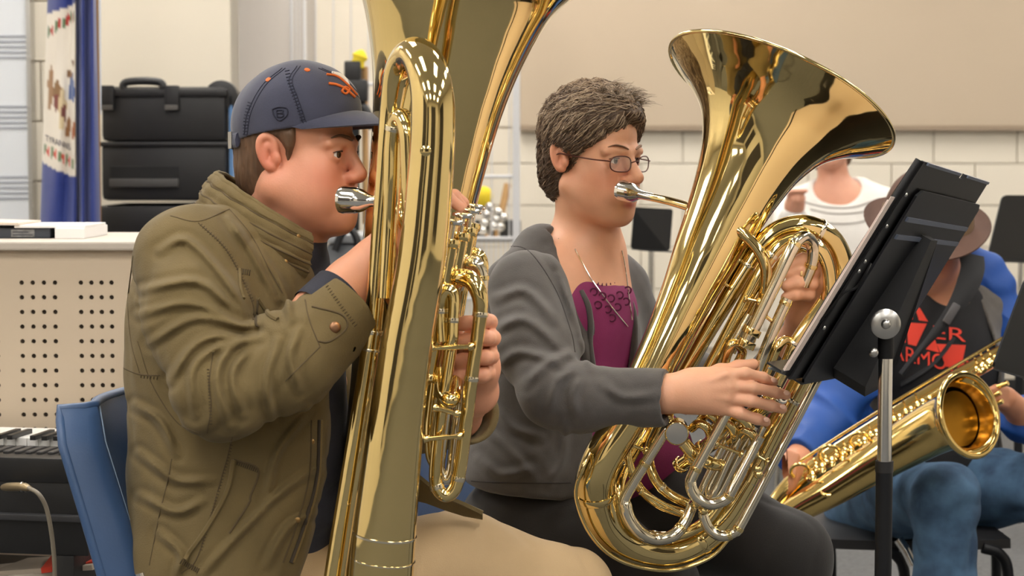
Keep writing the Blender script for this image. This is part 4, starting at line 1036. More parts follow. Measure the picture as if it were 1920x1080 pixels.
def fold_field(P, folds, w=9., ymax=3.1):
    """soft ridges of cloth along drawn fold lines on the near side of a garment"""
    out = np.zeros(P.shape[:-1]); px, py = PXv(P); near = P[..., 1] < ymax
    X, Y_ = px[near], py[near]; acc = np.zeros(len(X))
    for L in folds:
        q = catmull(np.array(L, float), 4); dm = np.full(len(X), 1e9); tt = np.zeros(len(X)); n = len(q)-1
        for i in range(n):
            a, b = q[i], q[i+1]; e = b-a; L2 = e@e+1e-9; t = np.clip(((X-a[0])*e[0]+(Y_-a[1])*e[1])/L2, 0, 1)
            sx_ = X-a[0]-t*e[0]; sy_ = Y_-a[1]-t*e[1]; d_ = np.hypot(sx_, sy_)
            sd = (sx_*e[1]-sy_*e[0])/math.sqrt(L2)
            m = d_ < dm; dm = np.where(m, d_, dm); tt = np.where(m, (i+t)/n, tt)
        acc += np.exp(-(dm/w)**2)*np.clip(np.sin(np.pi*np.clip(tt, .02, .98))*1.6, 0, 1)-.32*np.exp(-((dm-w*1.9)/w)**2)
    out[near] = acc; return out
def jdisp(P):
    # folds: rings round the sleeve near the elbow, long drapes on the trunk
    t1_ = (P-ua)@nrm(ub-ua); t2_ = (P-ub)@nrm(uc-ub)
    w = 1.2*vnoise(P, 9, 1)
    arm = np.clip(1-np.abs(arms.val(P)+.015)/.03, 0, 1)
    side = (P-ub)@nrm(np.cross(uc-ub, A(0, 1, 0)))
    f1 = np.abs(np.sin(t1_*38+w*2.2+side*12))-.6; f2 = np.abs(np.sin(t2_*30-side*22+w*2.5))-.6
    near = np.exp(-((P-ub)**2).sum(-1)/.022)
    sl_ = np.where(t2_ > .02, f2*(.35+near), f1*(.5+.8*near))
    tr = np.abs(np.sin((P@nrm(A(.8, .2, .55)))*30+w*2.4))-.6
    return arm*sl_*-.0035+(1-arm)*tr*-.0010+.0018*vnoise(P, 24, 2)-.0085*fold_field(P, FOLDS, 7.2)
jv, jf = js.build(.0034, W(200, 1200, 3.12)-A(.02, .55, 0), W(960, 320, 3.2)+A(0, .5, 0), disp=jdisp, dmax=.012)
jack = obj('jacket', (jv, jf), m_olive, man)
jt = bvh((jv, jf))
# seams, stitching and pockets drawn on the cloth as raised cord
m_seam = mat('olive_seam', C(86, 72, 48), .9)
SEAMS = [[(258, 640), (285, 720), (330, 790), (372, 812)], [(320, 405), (372, 415), (430, 392)], [(372, 418), (425, 470), (470, 560), (475, 600)], [(430, 392), (470, 440), (505, 505), (530, 550)],
         [(436, 818), (420, 880), (372, 1040), (340, 1075)], [(322, 860), (315, 900), (300, 960), (280, 1060)], [(572, 562), (580, 600), (600, 650)], [(600, 650), (560, 690), (535, 715)], [(388, 812), (396, 760), (392, 720), (400, 660)],
         [(232, 690), (262, 702), (300, 704)], [(250, 480), (240, 560), (246, 640), (262, 700)]]
for L in SEAMS: seamline('seam', jt, L, .001, m_seam, jack, .0)
for L in [[(262, 706), (300, 710)], [(436, 826), (422, 880), (376, 1035)], [(390, 690), (393, 740), (396, 800)], [(375, 420), (428, 474), (474, 566)]]:
    stitches('stitching', jt, L, 6, 5, .0006, m_olived, jack)
pocket = [(438, 862), (484, 880), (470, 930), (420, 1000), (388, 1055), (352, 1050), (390, 990), (425, 920), (438, 862)]
seamline('pocket_welt', jt, pocket[:3]+[(466, 945), (430, 1000)], .0018, m_seam, jack)
seamline('pocket_welt', jt, [(438, 862), (426, 920), (388, 990), (345, 1050)], .0042, m_olive, jack, .001)
for L in [[(440, 866), (484, 882)], [(338, 1052), (372, 1070)]]: stitches('stitching', jt, L, 4, 9, .001, m_olived, jack)
seamline('chest_pocket_flap', jt, [(483, 560), (505, 590), (520, 600)], .004, m_olive, jack, .001); seamline('chest_pocket', jt, [(483, 562), (480, 605), (484, 612)], .002, m_olived, jack)
seamline('shoulder_tab', jt, [(448, 505), (450, 540), (456, 560)], .003, m_olive, jack, .001); stitches('stitching', jt, [(446, 508), (470, 512)], 4, 10, .0009, m_olived, jack)
# front edge with zipper
edge = [(598, 788), (597, 830), (595, 880), (586, 930), (565, 1000), (545, 1055)]
seamline('front_placket', jt, [(x-14, y) for x, y in edge], .0016, m_seam, jack, 0)
P = on(jt, catmull(np.array(edge, float), 8), .001)
zp = obj('zipper_tape', tube(P, .0035, 8, smooth=False), mat('zipper_tape_dark', C(60, 50, 38), .8), jack)
g = []
for i in range(len(P)-1):
    for t in (0, .25, .5, .75):
        q = P[i]*(1-t)+P[i+1]*t+A(.0035, -.0012, 0); g.append(box(q, (.0018, .0012, .0007)))
obj('zipper_teeth', g, mat('brass_zip', C(140, 118, 78), .35, .9), jack, smooth=False)
for (x, y) in ((558, 975), (585, 828)):
    p = hit(jt, x, y, 0)
    if p is not None: obj('snap', lathe(p+A(0, .001, 0), (0, -1, 0), [(0, .0045), (.002, .0042), (.003, .002)], 14), mat('antique_brass', C(150, 120, 76), .35, .9), jack)
p = hit(jt, 625, 614, 0); m_copper = mat('copper_button', C(150, 112, 84), .35, .9)
if p is not None: obj('cuff_button', lathe(p+A(.002, .002, 0), (.35, -1, .1), [(0, .0085), (.002, .0085), (.004, .007), (.0045, .003)], 20), m_copper, jack)
seamline('cuff_tab', jt, [(585, 575), (640, 590), (650, 615), (618, 640), (596, 640)], .0016, m_seam, jack, .0003)
stitches('stitching', jt, [(612, 535), (640, 575), (668, 612)], 6, 6, .0006, m_olived, jack)
# quilted stand collar: lofted band with thickness
rows = []
for i in range(41):
    t = i/40; ang = math.radians(-205+ (235)*t)          # from the near front, round the back, to the far front
    ang = math.radians(-52-256*t)
    c_lo, c_hi = W(508, 472, 3.12), W(526, 392, 3.12)
    dl = A(math.cos(ang), math.sin(ang), 0); fr = (1+math.cos(ang))/2
    lo = c_lo+dl*A(.104, .104, 0)+A(-.004, 0, -.058*fr+.058*(1-fr))
    hi = c_hi+dl*A(.094, .092, 0)+A(-.004, 0, -.062*fr+.056*(1-fr))
    col_ = []
    for v in np.linspace(-.12, 1, 19):
        bulge = .0045*abs(math.sin(v*math.pi*5))+.0022*math.sin(i*1.7+v*9)
        col_.append(lo*(1-v)+hi*v+dl*(bulge+.008*math.sin(v*math.pi)))
    rows.append(col_)
cg = np.array(rows); cV, cF = sheet(cg, .007)
col1 = obj('collar', (cV, cF), m_olive, jack)
seamline  # (collar piping along the top edge)
obj('collar_piping', tube(cg[:, -1], .005, 8, smooth=False), m_olive, col1)
for v in (4, 7, 11, 15): obj('quilt_seam', tube(cg[:, v]+np.array([nrm((cg[i, v]-W(512, 430, 3.12))*A(1, 1, 0)) for i in range(41)])*.0040, .0016, 6, smooth=False), m_seam, col1)
for i, v in ((2, 15), (3, 4)):
    q = cg[i, v]; dd = nrm(q-W(510, 430, 3.13)*A(1, 1, 0)-A(0, 0, q[2])); obj('snap', lathe(q+dd*.003, dd, [(0, .0042), (.002, .004), (.003, .002)], 14), mat('antique_brass', C(150, 120, 76), .35, .9), col1)
# jacket hem lying over the far thigh
G = np.array([[W(x, y0+(y1-y0)*v-6*math.sin(v*3.1), Y+.03*v) for v in np.linspace(0, 1, 6)] for x, y0, y1, Y in [(770, 880, 935, 3.18), (800, 905, 942, 3.17), (835, 930, 955, 3.165), (870, 945, 966, 3.165), (905, 962, 972, 3.17)]])
obj('jacket_hem', sheet(G, .006), m_olive, jack)
# trousers and legs down to the floor
m_khaki = mat('khaki_twill', C(196, 168, 128), .85, var=.12, vscale=8, bump=.3, bscale=500, sheen=.1)
ps = Sdf()
ps.ell(W(430, 1110, 3.13), (.15, .19, .12), None, .05)
ps.chain(Wl((470, 1110, 3.08), (640, 1108, 3.17), (860, 1085, 3.25), (1062, 1118, 3.25)), [.105, .1, .102, .078], .05)
kn = W(1062, 1118, 3.25); ps.chain([kn, kn+A(.03, 0, -.2), kn+A(-.02, .0, -.52)], [.074, .068, .052], .03)
ps.chain(Wl((470, 1110, 3.24), (760, 1130, 3.42), (940, 1160, 3.52)), [.105, .09, .066], .05)
k2 = W(940, 1160, 3.52); ps.chain([k2, k2+A(.03, 0, -.2), k2+A(-.02, 0, -.5)], [.066, .066, .052], .03)
pv, pf = ps.build(.005, A(-.62, 2.8, .0), A(.32, 3.75, .78), disp=lambda P: .0035*(np.abs(np.sin((P@nrm(A(.9, .3, -.5)))*34+1.6*vnoise(P, 9, 6)))-.6)*-1, dmax=.006)
obj('trousers', (pv, pf), m_khaki, man)
m_shoe = mat('dark_shoe', C(40, 34, 30), .5)
def shoe(parent, p, d, L=.27):
    d = nrm(d*A(1, 1, 0)); R = np.column_stack([d, A(-d[1], d[0], 0), A(0, 0, 1)]); s_ = Sdf(); p = p*A(1, 1, 0)
    s_.ell(p+d*.09+A(0, 0, .035), (.1, .042, .034), R, .03); s_.ell(p-d*.02+A(0, 0, .045), (.06, .036, .05), R, .03); s_.cone(p+A(0, 0, .05), p+A(0, 0, .11), .042, .045, .02); s_.plane(A(0, 0, .004), A(0, 0, -1))
    v, f_ = s_.build(.006, p-A(.25, .25, 0), p+A(.25, .25, .2)); obj('shoe', (v, f_), m_shoe, parent)
shoe(man, kn+A(-.02, 0, 0), A(1, -.2, 0)); shoe(man, k2+A(-.02, 0, 0), A(1, -.1, 0))
# moulded blue chair under the man
m_blue = mat('blue_moulded_plastic', C(56, 84, 124), .42, var=.12, vscale=12, bump=.1, bscale=300)
m_scuff = mat('pale_scuff', C(150, 172, 198), .5)
def chair(label, P0, rot, m, grp, back_h=.40, seat_z=.44, edge_c=None):
    """P0: centre of the seat on the floor; faces +x rotated by rot"""
    t = thing('school_chair', label, 'chair', P0, grp); c, s_ = math.cos(rot), math.sin(rot); X, Yv = A(c, s_, 0), A(-s_, c, 0)
    pt = lambda x, y, z: np.asarray(P0)+X*x+Yv*y+A(0, 0, z)
    G = np.array([[pt(-.2+.42*u, .215*v*(1-.05*u), seat_z-.012*math.cos(v*1.5)+(.02 if u < .1 else 0)-.03*max(0, u-.8)*5*.5) for v in np.linspace(-1, 1, 15)] for u in np.linspace(0, 1, 12)])
    obj('seat', sheet(G, .012), m, t)
    rows = []
    for w in np.linspace(0, 1, 18):
        r = []
        for v in np.linspace(-1, 1, 25):
            half = .20*(1-.10*w**3)-.03*max(0, w-.82)/.18*.9
            a = abs(v); flange = max(0, (a-.86)/.14)
            r.append(pt(-.215-.085*w-.02*w*w+.03*v*v-.055*flange**1.4, half*v, seat_z+.05+(back_h-.02)*w-.02*max(0, w-.9)*10*max(0, a-.7)))
        rows.append(r)
    bo = obj('backrest', sheet(np.array(rows), .012), m, t)
    G_ = np.array(rows); top = G_[-1]
    obj('backrest_edge', tube(np.vstack([G_[:, 0], top[1:-1], G_[::-1, -1]]), .0085, 8, smooth=False), m, bo)
    obj('worn_edge', tube(G_[3:, 3]+X*.006-Yv*.002, np.interp(np.linspace(0, 1, 15), [0, .5, 1], [.0008, .0016, .0024]), 6, smooth=False), m_scuff, bo)
    for sx in (-1, 1):
        obj('leg', tube([pt(.16, .19*sx, seat_z-.02), pt(.2, .21*sx, .01)], .011, 10, smooth=False), m_chrome, t)
        obj('leg', tube([pt(-.2, .19*sx, seat_z+.12), pt(-.17, .19*sx, seat_z-.03), pt(-.24, .21*sx, .01)], .011, 10), m_chrome, t)
        obj('rail', tube([pt(-.18, .19*sx, seat_z-.02), pt(.17, .19*sx, seat_z-.02)], .011, 10, smooth=False), m_chrome, t)
    return t
pc0 = W(420, 1180, 3.13); pc0[2] = 0
chair('blue plastic school chair behind the man in the olive jacket', pc0+A(.135, -.02, 0), math.radians(-12), m_blue, 'blue school chairs', back_h=.335, seat_z=.43)
# ---------------------------------------------------------------- the woman with glasses
TH2 = math.radians(42)
F2 = Fr(W(1108, 302, 3.62), TH2, math.radians(-4), math.radians(0), .96)
wom = thing('person', 'person in grey cardigan and glasses holding the tilted tuba', 'person', W(1040, 1200, 3.62)*A(1, 1, 0))
Tt = Fr(W(1062, 660, 3.64), TH2, 0, 0, 1)                # trunk frame, centre of the chest
s = Sdf()
nb2 = W(1100, 470, 3.66)
head(s, F2, full=.0, jawr=.017, neck=(None, nb2, .047, .056), nose=1.12)
s.ell(Tt(-.0, 0, .02), (.098, .145, .17), Tt.R, .06); s.ell(Tt(0, 0, -.2), (.10, .14, .16), Tt.R, .06)
s.cone(nb2, Tt(-.01, -.12, .125), .05, .045, .05); s.cone(nb2, Tt(-.01, .12, .125), .05, .045, .05)
s.ell(Tt(.035, 0, .09), (.06, .11, .07), Tt.R, .05)
s.cone(Tt(0, -.09, .09), W(990, 545, 3.44), .06, .05, .03); s.chain(Wl((990, 545, 3.44), (1036, 735, 3.28), (1200, 742, 3.24), (1256, 738, 3.215)), [.05, .042, .034, .028], .02)
# right hand, back of the hand to the camera, fingers on the valves
wr = W(1256, 738, 3.215)
s.chain(Wl((1256, 738, 3.215), (1300, 733, 3.205)), [.028, .030], .02)
for (x, y, Y, r) in [(1362, 703, 3.185, .0135), (1368, 724, 3.18, .0135), (1364, 746, 3.182, .013), (1352, 764, 3.188, .012)]:
    s.cone(W(1300, 733+(y-735)*.4, 3.205), W(x, y, Y), .022, r, .022)
fingers(s, [Wl((1362, 703, 3.185), (1398, 700, 3.175), (1430, 708, 3.185), (1450, 717, 3.2)), Wl((1368, 724, 3.18), (1412, 727, 3.168), (1452, 735, 3.178), (1474, 741, 3.19)),
            Wl((1364, 746, 3.182), (1408, 752, 3.168), (1446, 761, 3.178), (1467, 767, 3.19)), Wl((1352, 764, 3.188), (1388, 775, 3.175), (1420, 786, 3.18), (1436, 791, 3.19))], .0097, .005)
fingers(s, [Wl((1305, 715, 3.2), (1350, 697, 3.215), (1385, 689, 3.23), (1412, 683, 3.24))], .0115, .012)
for ch in [((1362, 703), (1310, 722)), ((1368, 726), (1315, 733)), ((1364, 747), (1315, 742))]:      # tendons
    s.cone(W(*ch[0], 3.169), W(*ch[1], 3.181), .0035, .003, .006)
# left arm and hand gripping the tubing
s.cone(Tt(0, .08, .09), Tt(-.01, .14, .09), .05, .042, .03); s.chain([Tt(-.01, .14, .09), Tt(.02, .195, -.03), W(1400, 760, 3.66), W(1500, 640, 3.48), W(1508, 580, 3.40)], [.042, .04, .04, .034, .029], .02)
s.chain(Wl((1508, 580, 3.40), (1512, 530, 3.365)), [.03, .032], .02)
fingers(s, [Wl((1528, 500, 3.37), (1530, 492, 3.335), (1506, 486, 3.315), (1488, 492, 3.315)), Wl((1530, 518, 3.37), (1526, 510, 3.328), (1500, 506, 3.307), (1478, 512, 3.307)),
            Wl((1528, 538, 3.37), (1522, 532, 3.325), (1496, 530, 3.303), (1474, 536, 3.305)), Wl((1524, 556, 3.37), (1516, 552, 3.33), (1492, 552, 3.308), (1474, 558, 3.31))], .0112, .006)
V, F = s.build(.0021, A(-.1, 3.05, .55), A(.62, 3.95, 1.4))
V, F = smooth_geo(V, F, 1, .4)
body2 = obj('body', (V, F), m_skin, wom)
setcol(body2, 'Col', skin_cols(V, F2, np.array(C(234, 176, 142)), np.array(C(224, 142, 110)), np.array(C(186, 104, 88))))
lashes(F2, wom, m_lash); eyes(F2, wom, (1, -.05, .0)); brows(F2, wom, mat('grey_brow', C(140, 108, 84), .8, var=.3, vscale=200), .0034)
# fingernails on the right hand
m_nail = mat('nail', C(232, 184, 160), .25)
for (x, y, Y, dx, dy) in [(1450, 714, 3.19, .95, .3), (1474, 738, 3.18, .96, .25), (1467, 764, 3.18, .96, .26), (1436, 788, 3.18, .95, .3)]:
    c = W(x, y, Y)+A(0, -.0078, .002); R = axes(A(dx, .35, -dy), A(0, -1, .3)); s_ = Sdf(); s_.ell(c, (.006, .0045, .0016), R, .001); v, f_ = s_.build(.0009, c-.01, c+.01); obj('fingernail', (v, f_), m_nail, body2)
# ring on the left hand
c = W(1500, 510, 3.307); obj('ring', lathe(c-A(.0018, 0, 0), (1, .1, -.1), [(0, .0118), (.0036, .0118), (.0036, .0105), (0, .0105)], 20, closed=True), mat('gold_ring', (.9, .7, .35), .15, 1), body2)

# hair: scalp volume plus combed strands
hs = Sdf()
hs.ell(F2(-.008, 0, .052), (.098, .083, .090), F2.R, .01); hs.ell(F2(.02, 0, .088), (.075, .068, .052), F2.R, .03); hs.ell(F2(-.045, 0, -.02), (.058, .064, .062), F2.R, .03)
for q in (-1, 1): hs.cone(F2(.012, .073*q, .03), F2(.014, .071*q, -.008), .012, .006, .012)
hs.func(lambda P: (lambda L: L[..., 0]-(.016+.92*np.maximum(L[..., 2], -.02)+.005*vnoise(P, 40, 5))) (F2.loc(P)), .006, 'i')
hs.func(lambda P: (lambda L: np.where(L[..., 0] > -.02, -.022, -.082)-L[..., 2]) (F2.loc(P)), .004, 'i')
for q in (-1, 1): hs.ell(F2(-.004, .08*q, -.012), (.031, .018, .040), F2.R, .006, 's')
hv, hf = hs.build(.0026, F2.O-.16, F2.O+.17, disp=lambda P: .0025*vnoise(P@np.diag([1, 1, .6]), 110, 3))
hair = obj('hair', (hv, hf), mat('brown_grey_hair', C(70, 54, 42), .55, col2=C(112, 92, 74), vscale=60, bump=.6, bscale=120), wom)
rs = np.random.RandomState(11)
ht = bvh((hv, hf)); src = F2(.055, .012, .135)
NS = 4400; pick = hv[rs.randint(0, len(hv), NS)]; SV, SF, SCOL = [], [], []
for p in pick:
    P = [p]; L0 = F2.loc(p)
    n_st = 6; ln = (.030+.03*rs.rand())*(1.25 if L0[2] > .06 else .8)
    cur = p.copy(); d_prev = None
    for k in range(n_st):
        q, nn_, idx, dist = ht.find_nearest(Vector(cur)); nn_ = np.array(nn_)
        if (cur-F2(0, 0, .04))@nn_ < 0: nn_ = -nn_
        d_ = F2.R@A(-.55, -.35 if L0[1] < .03 else .3, -.62 if L0[2] < .1 else -.2)+rs.normal(size=3)*.13
        d_ = nrm(d_-nn_*(d_@nn_))
        lift = .0008+.0022*rs.rand() if L0[2] < .07 else .001+.0045*rs.rand()*(k/n_st)
        cur = np.array(q)+nn_*lift+d_*ln/n_st; P.append(cur.copy())
    P = np.array(P); r0 = .0010
    vv, ff = tube(P, np.linspace(r0, .0003, len(P)), 3, smooth=False, cap=False)
    n0 = len(SV)*0; SF.append(np.array(ff)+sum(map(len, SV)) if False else np.array(ff)); SV.append(vv)
    g_ = rs.rand(); top = np.clip((L0[2]-.03)/.08, 0, 1)
    c_ = np.array(C(70, 54, 42))*(1-g_)+np.array(C(122, 98, 78))*g_
    if rs.rand() < .06+.42*top: c_ = np.array(C(178, 156, 130))
    SCOL.append(np.tile(c_, (len(vv), 1)))
for k in range(260):                       # loose wisps standing up at the front
    L0 = A(.03+.05*rs.rand(), -.05+.1*rs.rand(), .105+.02*rs.rand()); p = F2(*L0); q, nn_, i_, d_ = ht.find_nearest(Vector(p)); q = np.array(q); nn_ = np.array(nn_)
    dd = F2.R@nrm(A(.9*rs.rand()+.2, -.5+.9*rs.rand(), .35)); ln = .012+.022*rs.rand()
    P = np.array([q+(dd*t+nn_*.35*t-A(0, 0, .5*t*t))*ln for t in np.linspace(0, 1, 5)]); vv, ff = tube(P, np.linspace(.0008, .0002, 5), 3, smooth=False, cap=False)
    SV.append(vv); SF.append(np.array(ff)); SCOL.append(np.tile(np.array(C(160, 140, 118))*(.6+.5*rs.rand()), (len(vv), 1)))
off = np.cumsum([0]+[len(v) for v in SV[:-1]])
so = obj('hair_strands', (np.concatenate(SV), np.concatenate([f_+o_ for f_, o_ in zip(SF, off)])), mat('hair_strand', (1, 1, 1), .45, attr='Col'), hair)
setcol(so, 'Col', np.concatenate(SCOL)); so['kind'] = 'stuff'

# glasses
gl = thing('glasses', 'thin bronze wire glasses on the woman', 'glasses', F2(.105, 0, -.012))
m_gl = mat('bronze_wire', C(98, 58, 48), .3, .7); m_lens = mat('lens_glass', (1, 1, 1), .02, alpha=.08)
for q in (-1, 1):
    pts = []
    for t in np.linspace(0, 2*math.pi, 33):
        ca, sa = math.cos(t), math.sin(t); sq = lambda v: math.copysign(abs(v)**.75, v)
        yy = .0335*q+.0235*sq(ca); pts.append(F2(.1045-.30*max(0, abs(yy)-.02)-.0, yy, .0015+.0145*sq(sa)))
    fr_ = obj('lens_rim', tube(pts, .0012, 8, smooth=False, cap=False), m_gl, gl)
    n_ = len(pts)-1; c = np.mean(pts[:-1], axis=0)
    nv = F2.R[:, 0]*.0012; V_ = np.vstack([pts[:-1], np.array(pts[:-1])+nv]); Fc = [list(range(n_))[::-1], list(range(n_, 2*n_))]+[[i, (i+1) % n_, n_+(i+1) % n_, n_+i] for i in range(n_)]
    obj('lens', (V_, Fc), m_lens, gl)
    obj('temple', tube([F2(.093, .057*q, .006), F2(.088, .066*q, .007), F2(.06, .0745*q, .008), F2(.01, .080*q, .012), F2(-.012, .0815*q, .013), F2(-.024, .081*q, .0)], .0013, 8), m_gl, gl)
obj('bridge', tube([F2(.1045, .0105, .004), F2(.111, .005, .007), F2(.111, -.005, .007), F2(.1045, -.0105, .004)], .0011, 8), m_gl, gl)

# maroon top, necklace
m_maroon = mat('maroon_jersey', C(142, 44, 98), .75, var=.12, vscale=20, bump=.2, bscale=500)
bs = Sdf()
bs.ell(Tt(0, 0, .02), (.104, .152, .175), Tt.R, .06); bs.ell(Tt(.0, 0, -.2), (.108, .148, .17), Tt.R, .06); bs.ell(Tt(.042, 0, .075), (.062, .115, .07), Tt.R, .05)
bs.cone(Tt(-.01, -.11, .12), Tt(-.01, -.05, .15), .045, .045, .05); bs.cone(Tt(-.01, .11, .12), Tt(-.01, .05, .15), .045, .045, .05)
bs.ell(W(1200, 850, 3.66), (.10, .09, .09), None, .05)
nc = Tt(.075, 0, .205)
bs.ell(nc, (.105, .074, .066), Tt.R, .004, 's')
bv, bf = bs.build(.004, Tt.O-A(.25, .25, .42), Tt.O+A(.35, .25, .25), disp=lambda P: .0016*vnoise(P, 28, 3))
top_ = obj('blouse', (bv, bf), m_maroon, wom)
btree = bvh((bv, bf)); m_lace = mat('maroon_lace', C(92, 24, 62), .8)
seamline('neckline_trim', btree, [(1088, 500), (1108, 512), (1130, 517), (1155, 513), (1174, 502)], .002, m_lace, top_)
stitches('lace_edge', btree, [(1090, 508), (1110, 524), (1132, 530), (1156, 523), (1172, 508)], 7, 12, .0016, m_lace, top_)
for (x, y) in [(1112, 548), (1128, 556), (1144, 560), (1160, 554), (1175, 545), (1120, 572), (1138, 580), (1156, 576), (1172, 566), (1146, 596)]:
    p = hit(btree, x, y, .0022)
    if p is not None: obj('lace_motif', tube([p+A(math.cos(t)*.0065, -.0004, math.sin(t)*.0065) for t in np.linspace(0, 2*math.pi, 11)], .0016, 5, smooth=False, cap=False), m_lace, top_)
neck_t = BVHTree.FromPolygons([tuple(v) for v in np.vstack([V, bv])], [tuple(map(int, f_)) for f_ in F]+[tuple(map(int, f_+len(V))) for f_ in bf])
nk = thing('necklace', 'fine silver chain necklace over the maroon top', 'necklace', Tt(.1, 0, .0))
for L in ([(1078, 468), (1090, 492), (1106, 522), (1127, 552), (1150, 582), (1175, 612)], [(1164, 470), (1170, 500), (1174, 530), (1178, 560), (1183, 600)]):
    P = on(neck_t, catmull(np.array(L, float), 8), .0022)
    if len(P) > 2: obj('chain', tube(P, .0011, 6, smooth=False), m_silver, nk)
# cardigan
m_grey = mat('grey_marl_knit', C(88, 84, 82), .92, var=.16, vscale=40, bump=.35, bscale=650, sheen=.25)
ks = Sdf()
ks.ell(Tt(-.005, 0, .015), (.122, .168, .185), Tt.R, .06); ks.ell(Tt(-.012, -.005, -.2), (.135, .172, .19), Tt.R, .08); ks.ell(W(985, 880, 3.6), (.105, .13, .085), None, .06)
ks.cone(Tt(-.012, -.125, .125), Tt(-.012, -.06, .17), .058, .046, .05); ks.cone(Tt(-.012, .125, .125), Tt(-.012, .06, .17), .058, .046, .05)
ks.cone(Tt(-.03, -.035, .19), Tt(-.03, .035, .19), .042, .042, .04)
ks.chain(Wl((990, 545, 3.45), (1008, 650, 3.36), (1042, 738, 3.27), (1090, 746, 3.255), (1250, 746, 3.215)), [.072, .066, .054, .049, .0475], .035)
ks.chain([Tt(-.005, .15, .1), Tt(.02, .2, -.02), W(1400, 760, 3.66), W(1492, 655, 3.5)], [.066, .06, .054, .042], .04)
wa = nrm(W(1250, 746, 3.215)-W(1090, 746, 3.255)); ce = W(1250, 746, 3.215)
ks.cone(W(1200, 745, 3.23), W(1320, 744, 3.195), .036, .037, .003, 's')
ks.func(lambda P: np.where(np.linalg.norm(P-ce, axis=-1) < .1, (P-ce)@wa-.0, -.05), .003, 'i')
le = W(1492, 655, 3.5); lw = nrm(le-W(1400, 760, 3.66)); ks.func(lambda P: np.where(np.linalg.norm(P-le, axis=-1) < .08, (P-le)@lw, -.05), .003, 'i')
arm2 = Sdf(); arm2.chain(Wl((1000, 600, 3.4), (1010, 650, 3.36), (1042, 738, 3.27), (1090, 746, 3.255), (1320, 746, 3.2)), [.078, .074, .066, .062, .06], .03); arm2.chain([W(1400, 760, 3.66), W(1520, 620, 3.46)], [.07, .06], .02)
def openf(P):
    L = Tt.loc(P); half = np.interp(L[..., 2], [-.4, -.05, .05, .16, .24], [.085, .055, .06, .066, .06])
    inside = np.minimum(half-np.abs(L[..., 1]-.006), L[..., 0]+.0)          # >0 inside the opening wedge in front
    return np.where(arm2.val(P) < 0, -.05, inside)
ks.func(openf, .006, 'i')
ks.ell(Tt(0, 0, .02), (.107, .155, .178), Tt.R, .006, 's'); ks.ell(Tt(0, 0, -.2), (.111, .151, .173), Tt.R, .006, 's')
ks.cone(F2(-.02, 0, -.05), nb2-A(0, 0, .01), .058, .064, .008, 's')
ks.plane(W(980, 914, 3.6), A(-.1, 0, -1), .012)
WF = [((930, 560), (985, 545), (1040, 600)), ((925, 620), (985, 600), (1060, 660)), ((1075, 660), (1030, 680), (985, 720)), ((1085, 690), (1045, 715), (1030, 770)), ((1090, 705), (1075, 740), (1080, 780)), ((930, 690), (975, 660), (1050, 680)),
      ((1048, 520), (1085, 600), (1105, 690)), ((1030, 470), (1062, 540), (1078, 620)), ((1060, 460), (1098, 560), (1122, 660)), ((900, 860), (940, 890), (1000, 880)), ((905, 800), (960, 850), (1010, 905)), ((1060, 800), (1055, 860), (1030, 905)), ((930, 760), (960, 800), (1010, 820)), ((1130, 720), (1170, 745), (1230, 740))]
kv, kf = ks.build(.0034, A(-.16, 3.1, .55), A(.6, 3.95, 1.16), disp=lambda P: -.0058*fold_field(P, WF, 8., 3.62)+.0016*vnoise(P, 22, 9), dmax=.01)
card = obj('cardigan', (kv, kf), m_grey, wom)
kt = bvh((kv, kf))
for q in (-1, 1):                                  # soft rolled edges of the open front
    P = []
    for z in np.linspace(-.06, .175, 22):
        half = np.interp(z, [-.4, -.05, .05, .16, .24], [.085, .055, .06, .066, .06])
        h_, n_h, i_h, t_h = kt.ray_cast(Vector(Tt(.4, .006+q*(half+.006), z)), Vector(-Tt.R[:, 0]))
        if h_ is not None and t_h < .42: P.append(np.array(h_))
    if len(P) > 6: obj('lapel', tube(catmull(np.array(P)[::2], 4), .0055, 8, smooth=False, flat=(1, 1)), m_grey, card)
seamline('armhole_seam', kt, [(940, 462), (990, 470), (1040, 540), (1070, 620), (1078, 660)], .0011, mat('grey_seam', C(62, 58, 58), .9), card, 0)
seamline('hem_seam', kt, [(884, 902), (940, 905), (1000, 906), (1070, 905)], .0012, mat('grey_seam', C(62, 58, 58), .9), card, 0)
# black trousers
m_bl = mat('black_trousers', C(38, 35, 34), .8, var=.2, vscale=8, bump=.2, bscale=500, sheen=.1)
ps = Sdf()
ps.ell(W(1010, 985, 3.66), (.15, .16, .11), None, .05)
ps.chain(Wl((985, 985, 3.58), (1100, 1030, 3.53), (1235, 1095, 3.46)), [.098, .088, .066], .05)
kn = W(1235, 1095, 3.46); ps.chain([kn, kn+A(.02, -.02, -.2), kn+A(0, .02, -.43)], [.064, .062, .05], .03)
ps.chain(Wl((1110, 965, 3.74), (1300, 962, 3.65), (1478, 1040, 3.5)), [.10, .10, .072], .05)
k2 = W(1478, 1040, 3.5); ps.chain([k2, k2+A(.025, 0, -.2), k2+A(0, 0, -.45)], [.072, .066, .05], .03)
pv, pf = ps.build(.005, A(-.2, 2.85, .0), A(.65, 3.95, .72), disp=lambda P: -.003*(np.abs(np.sin((P@nrm(A(.7, .5, -.5)))*36+1.6*vnoise(P, 9, 6)))-.6), dmax=.006)
obj('trousers', (pv, pf), m_bl, wom)
shoe(wom, kn+A(0, .02, 0), A(.7, -.7, 0)); shoe(wom, k2, A(.9, -.4, 0))
pc2 = W(1020, 1050, 3.7); pc2[2] = 0
chair('blue plastic school chair under the woman in the grey cardigan', pc2+A(.0, .02, 0), -TH2*.8, m_blue, 'blue school chairs', back_h=.34, seat_z=.40)
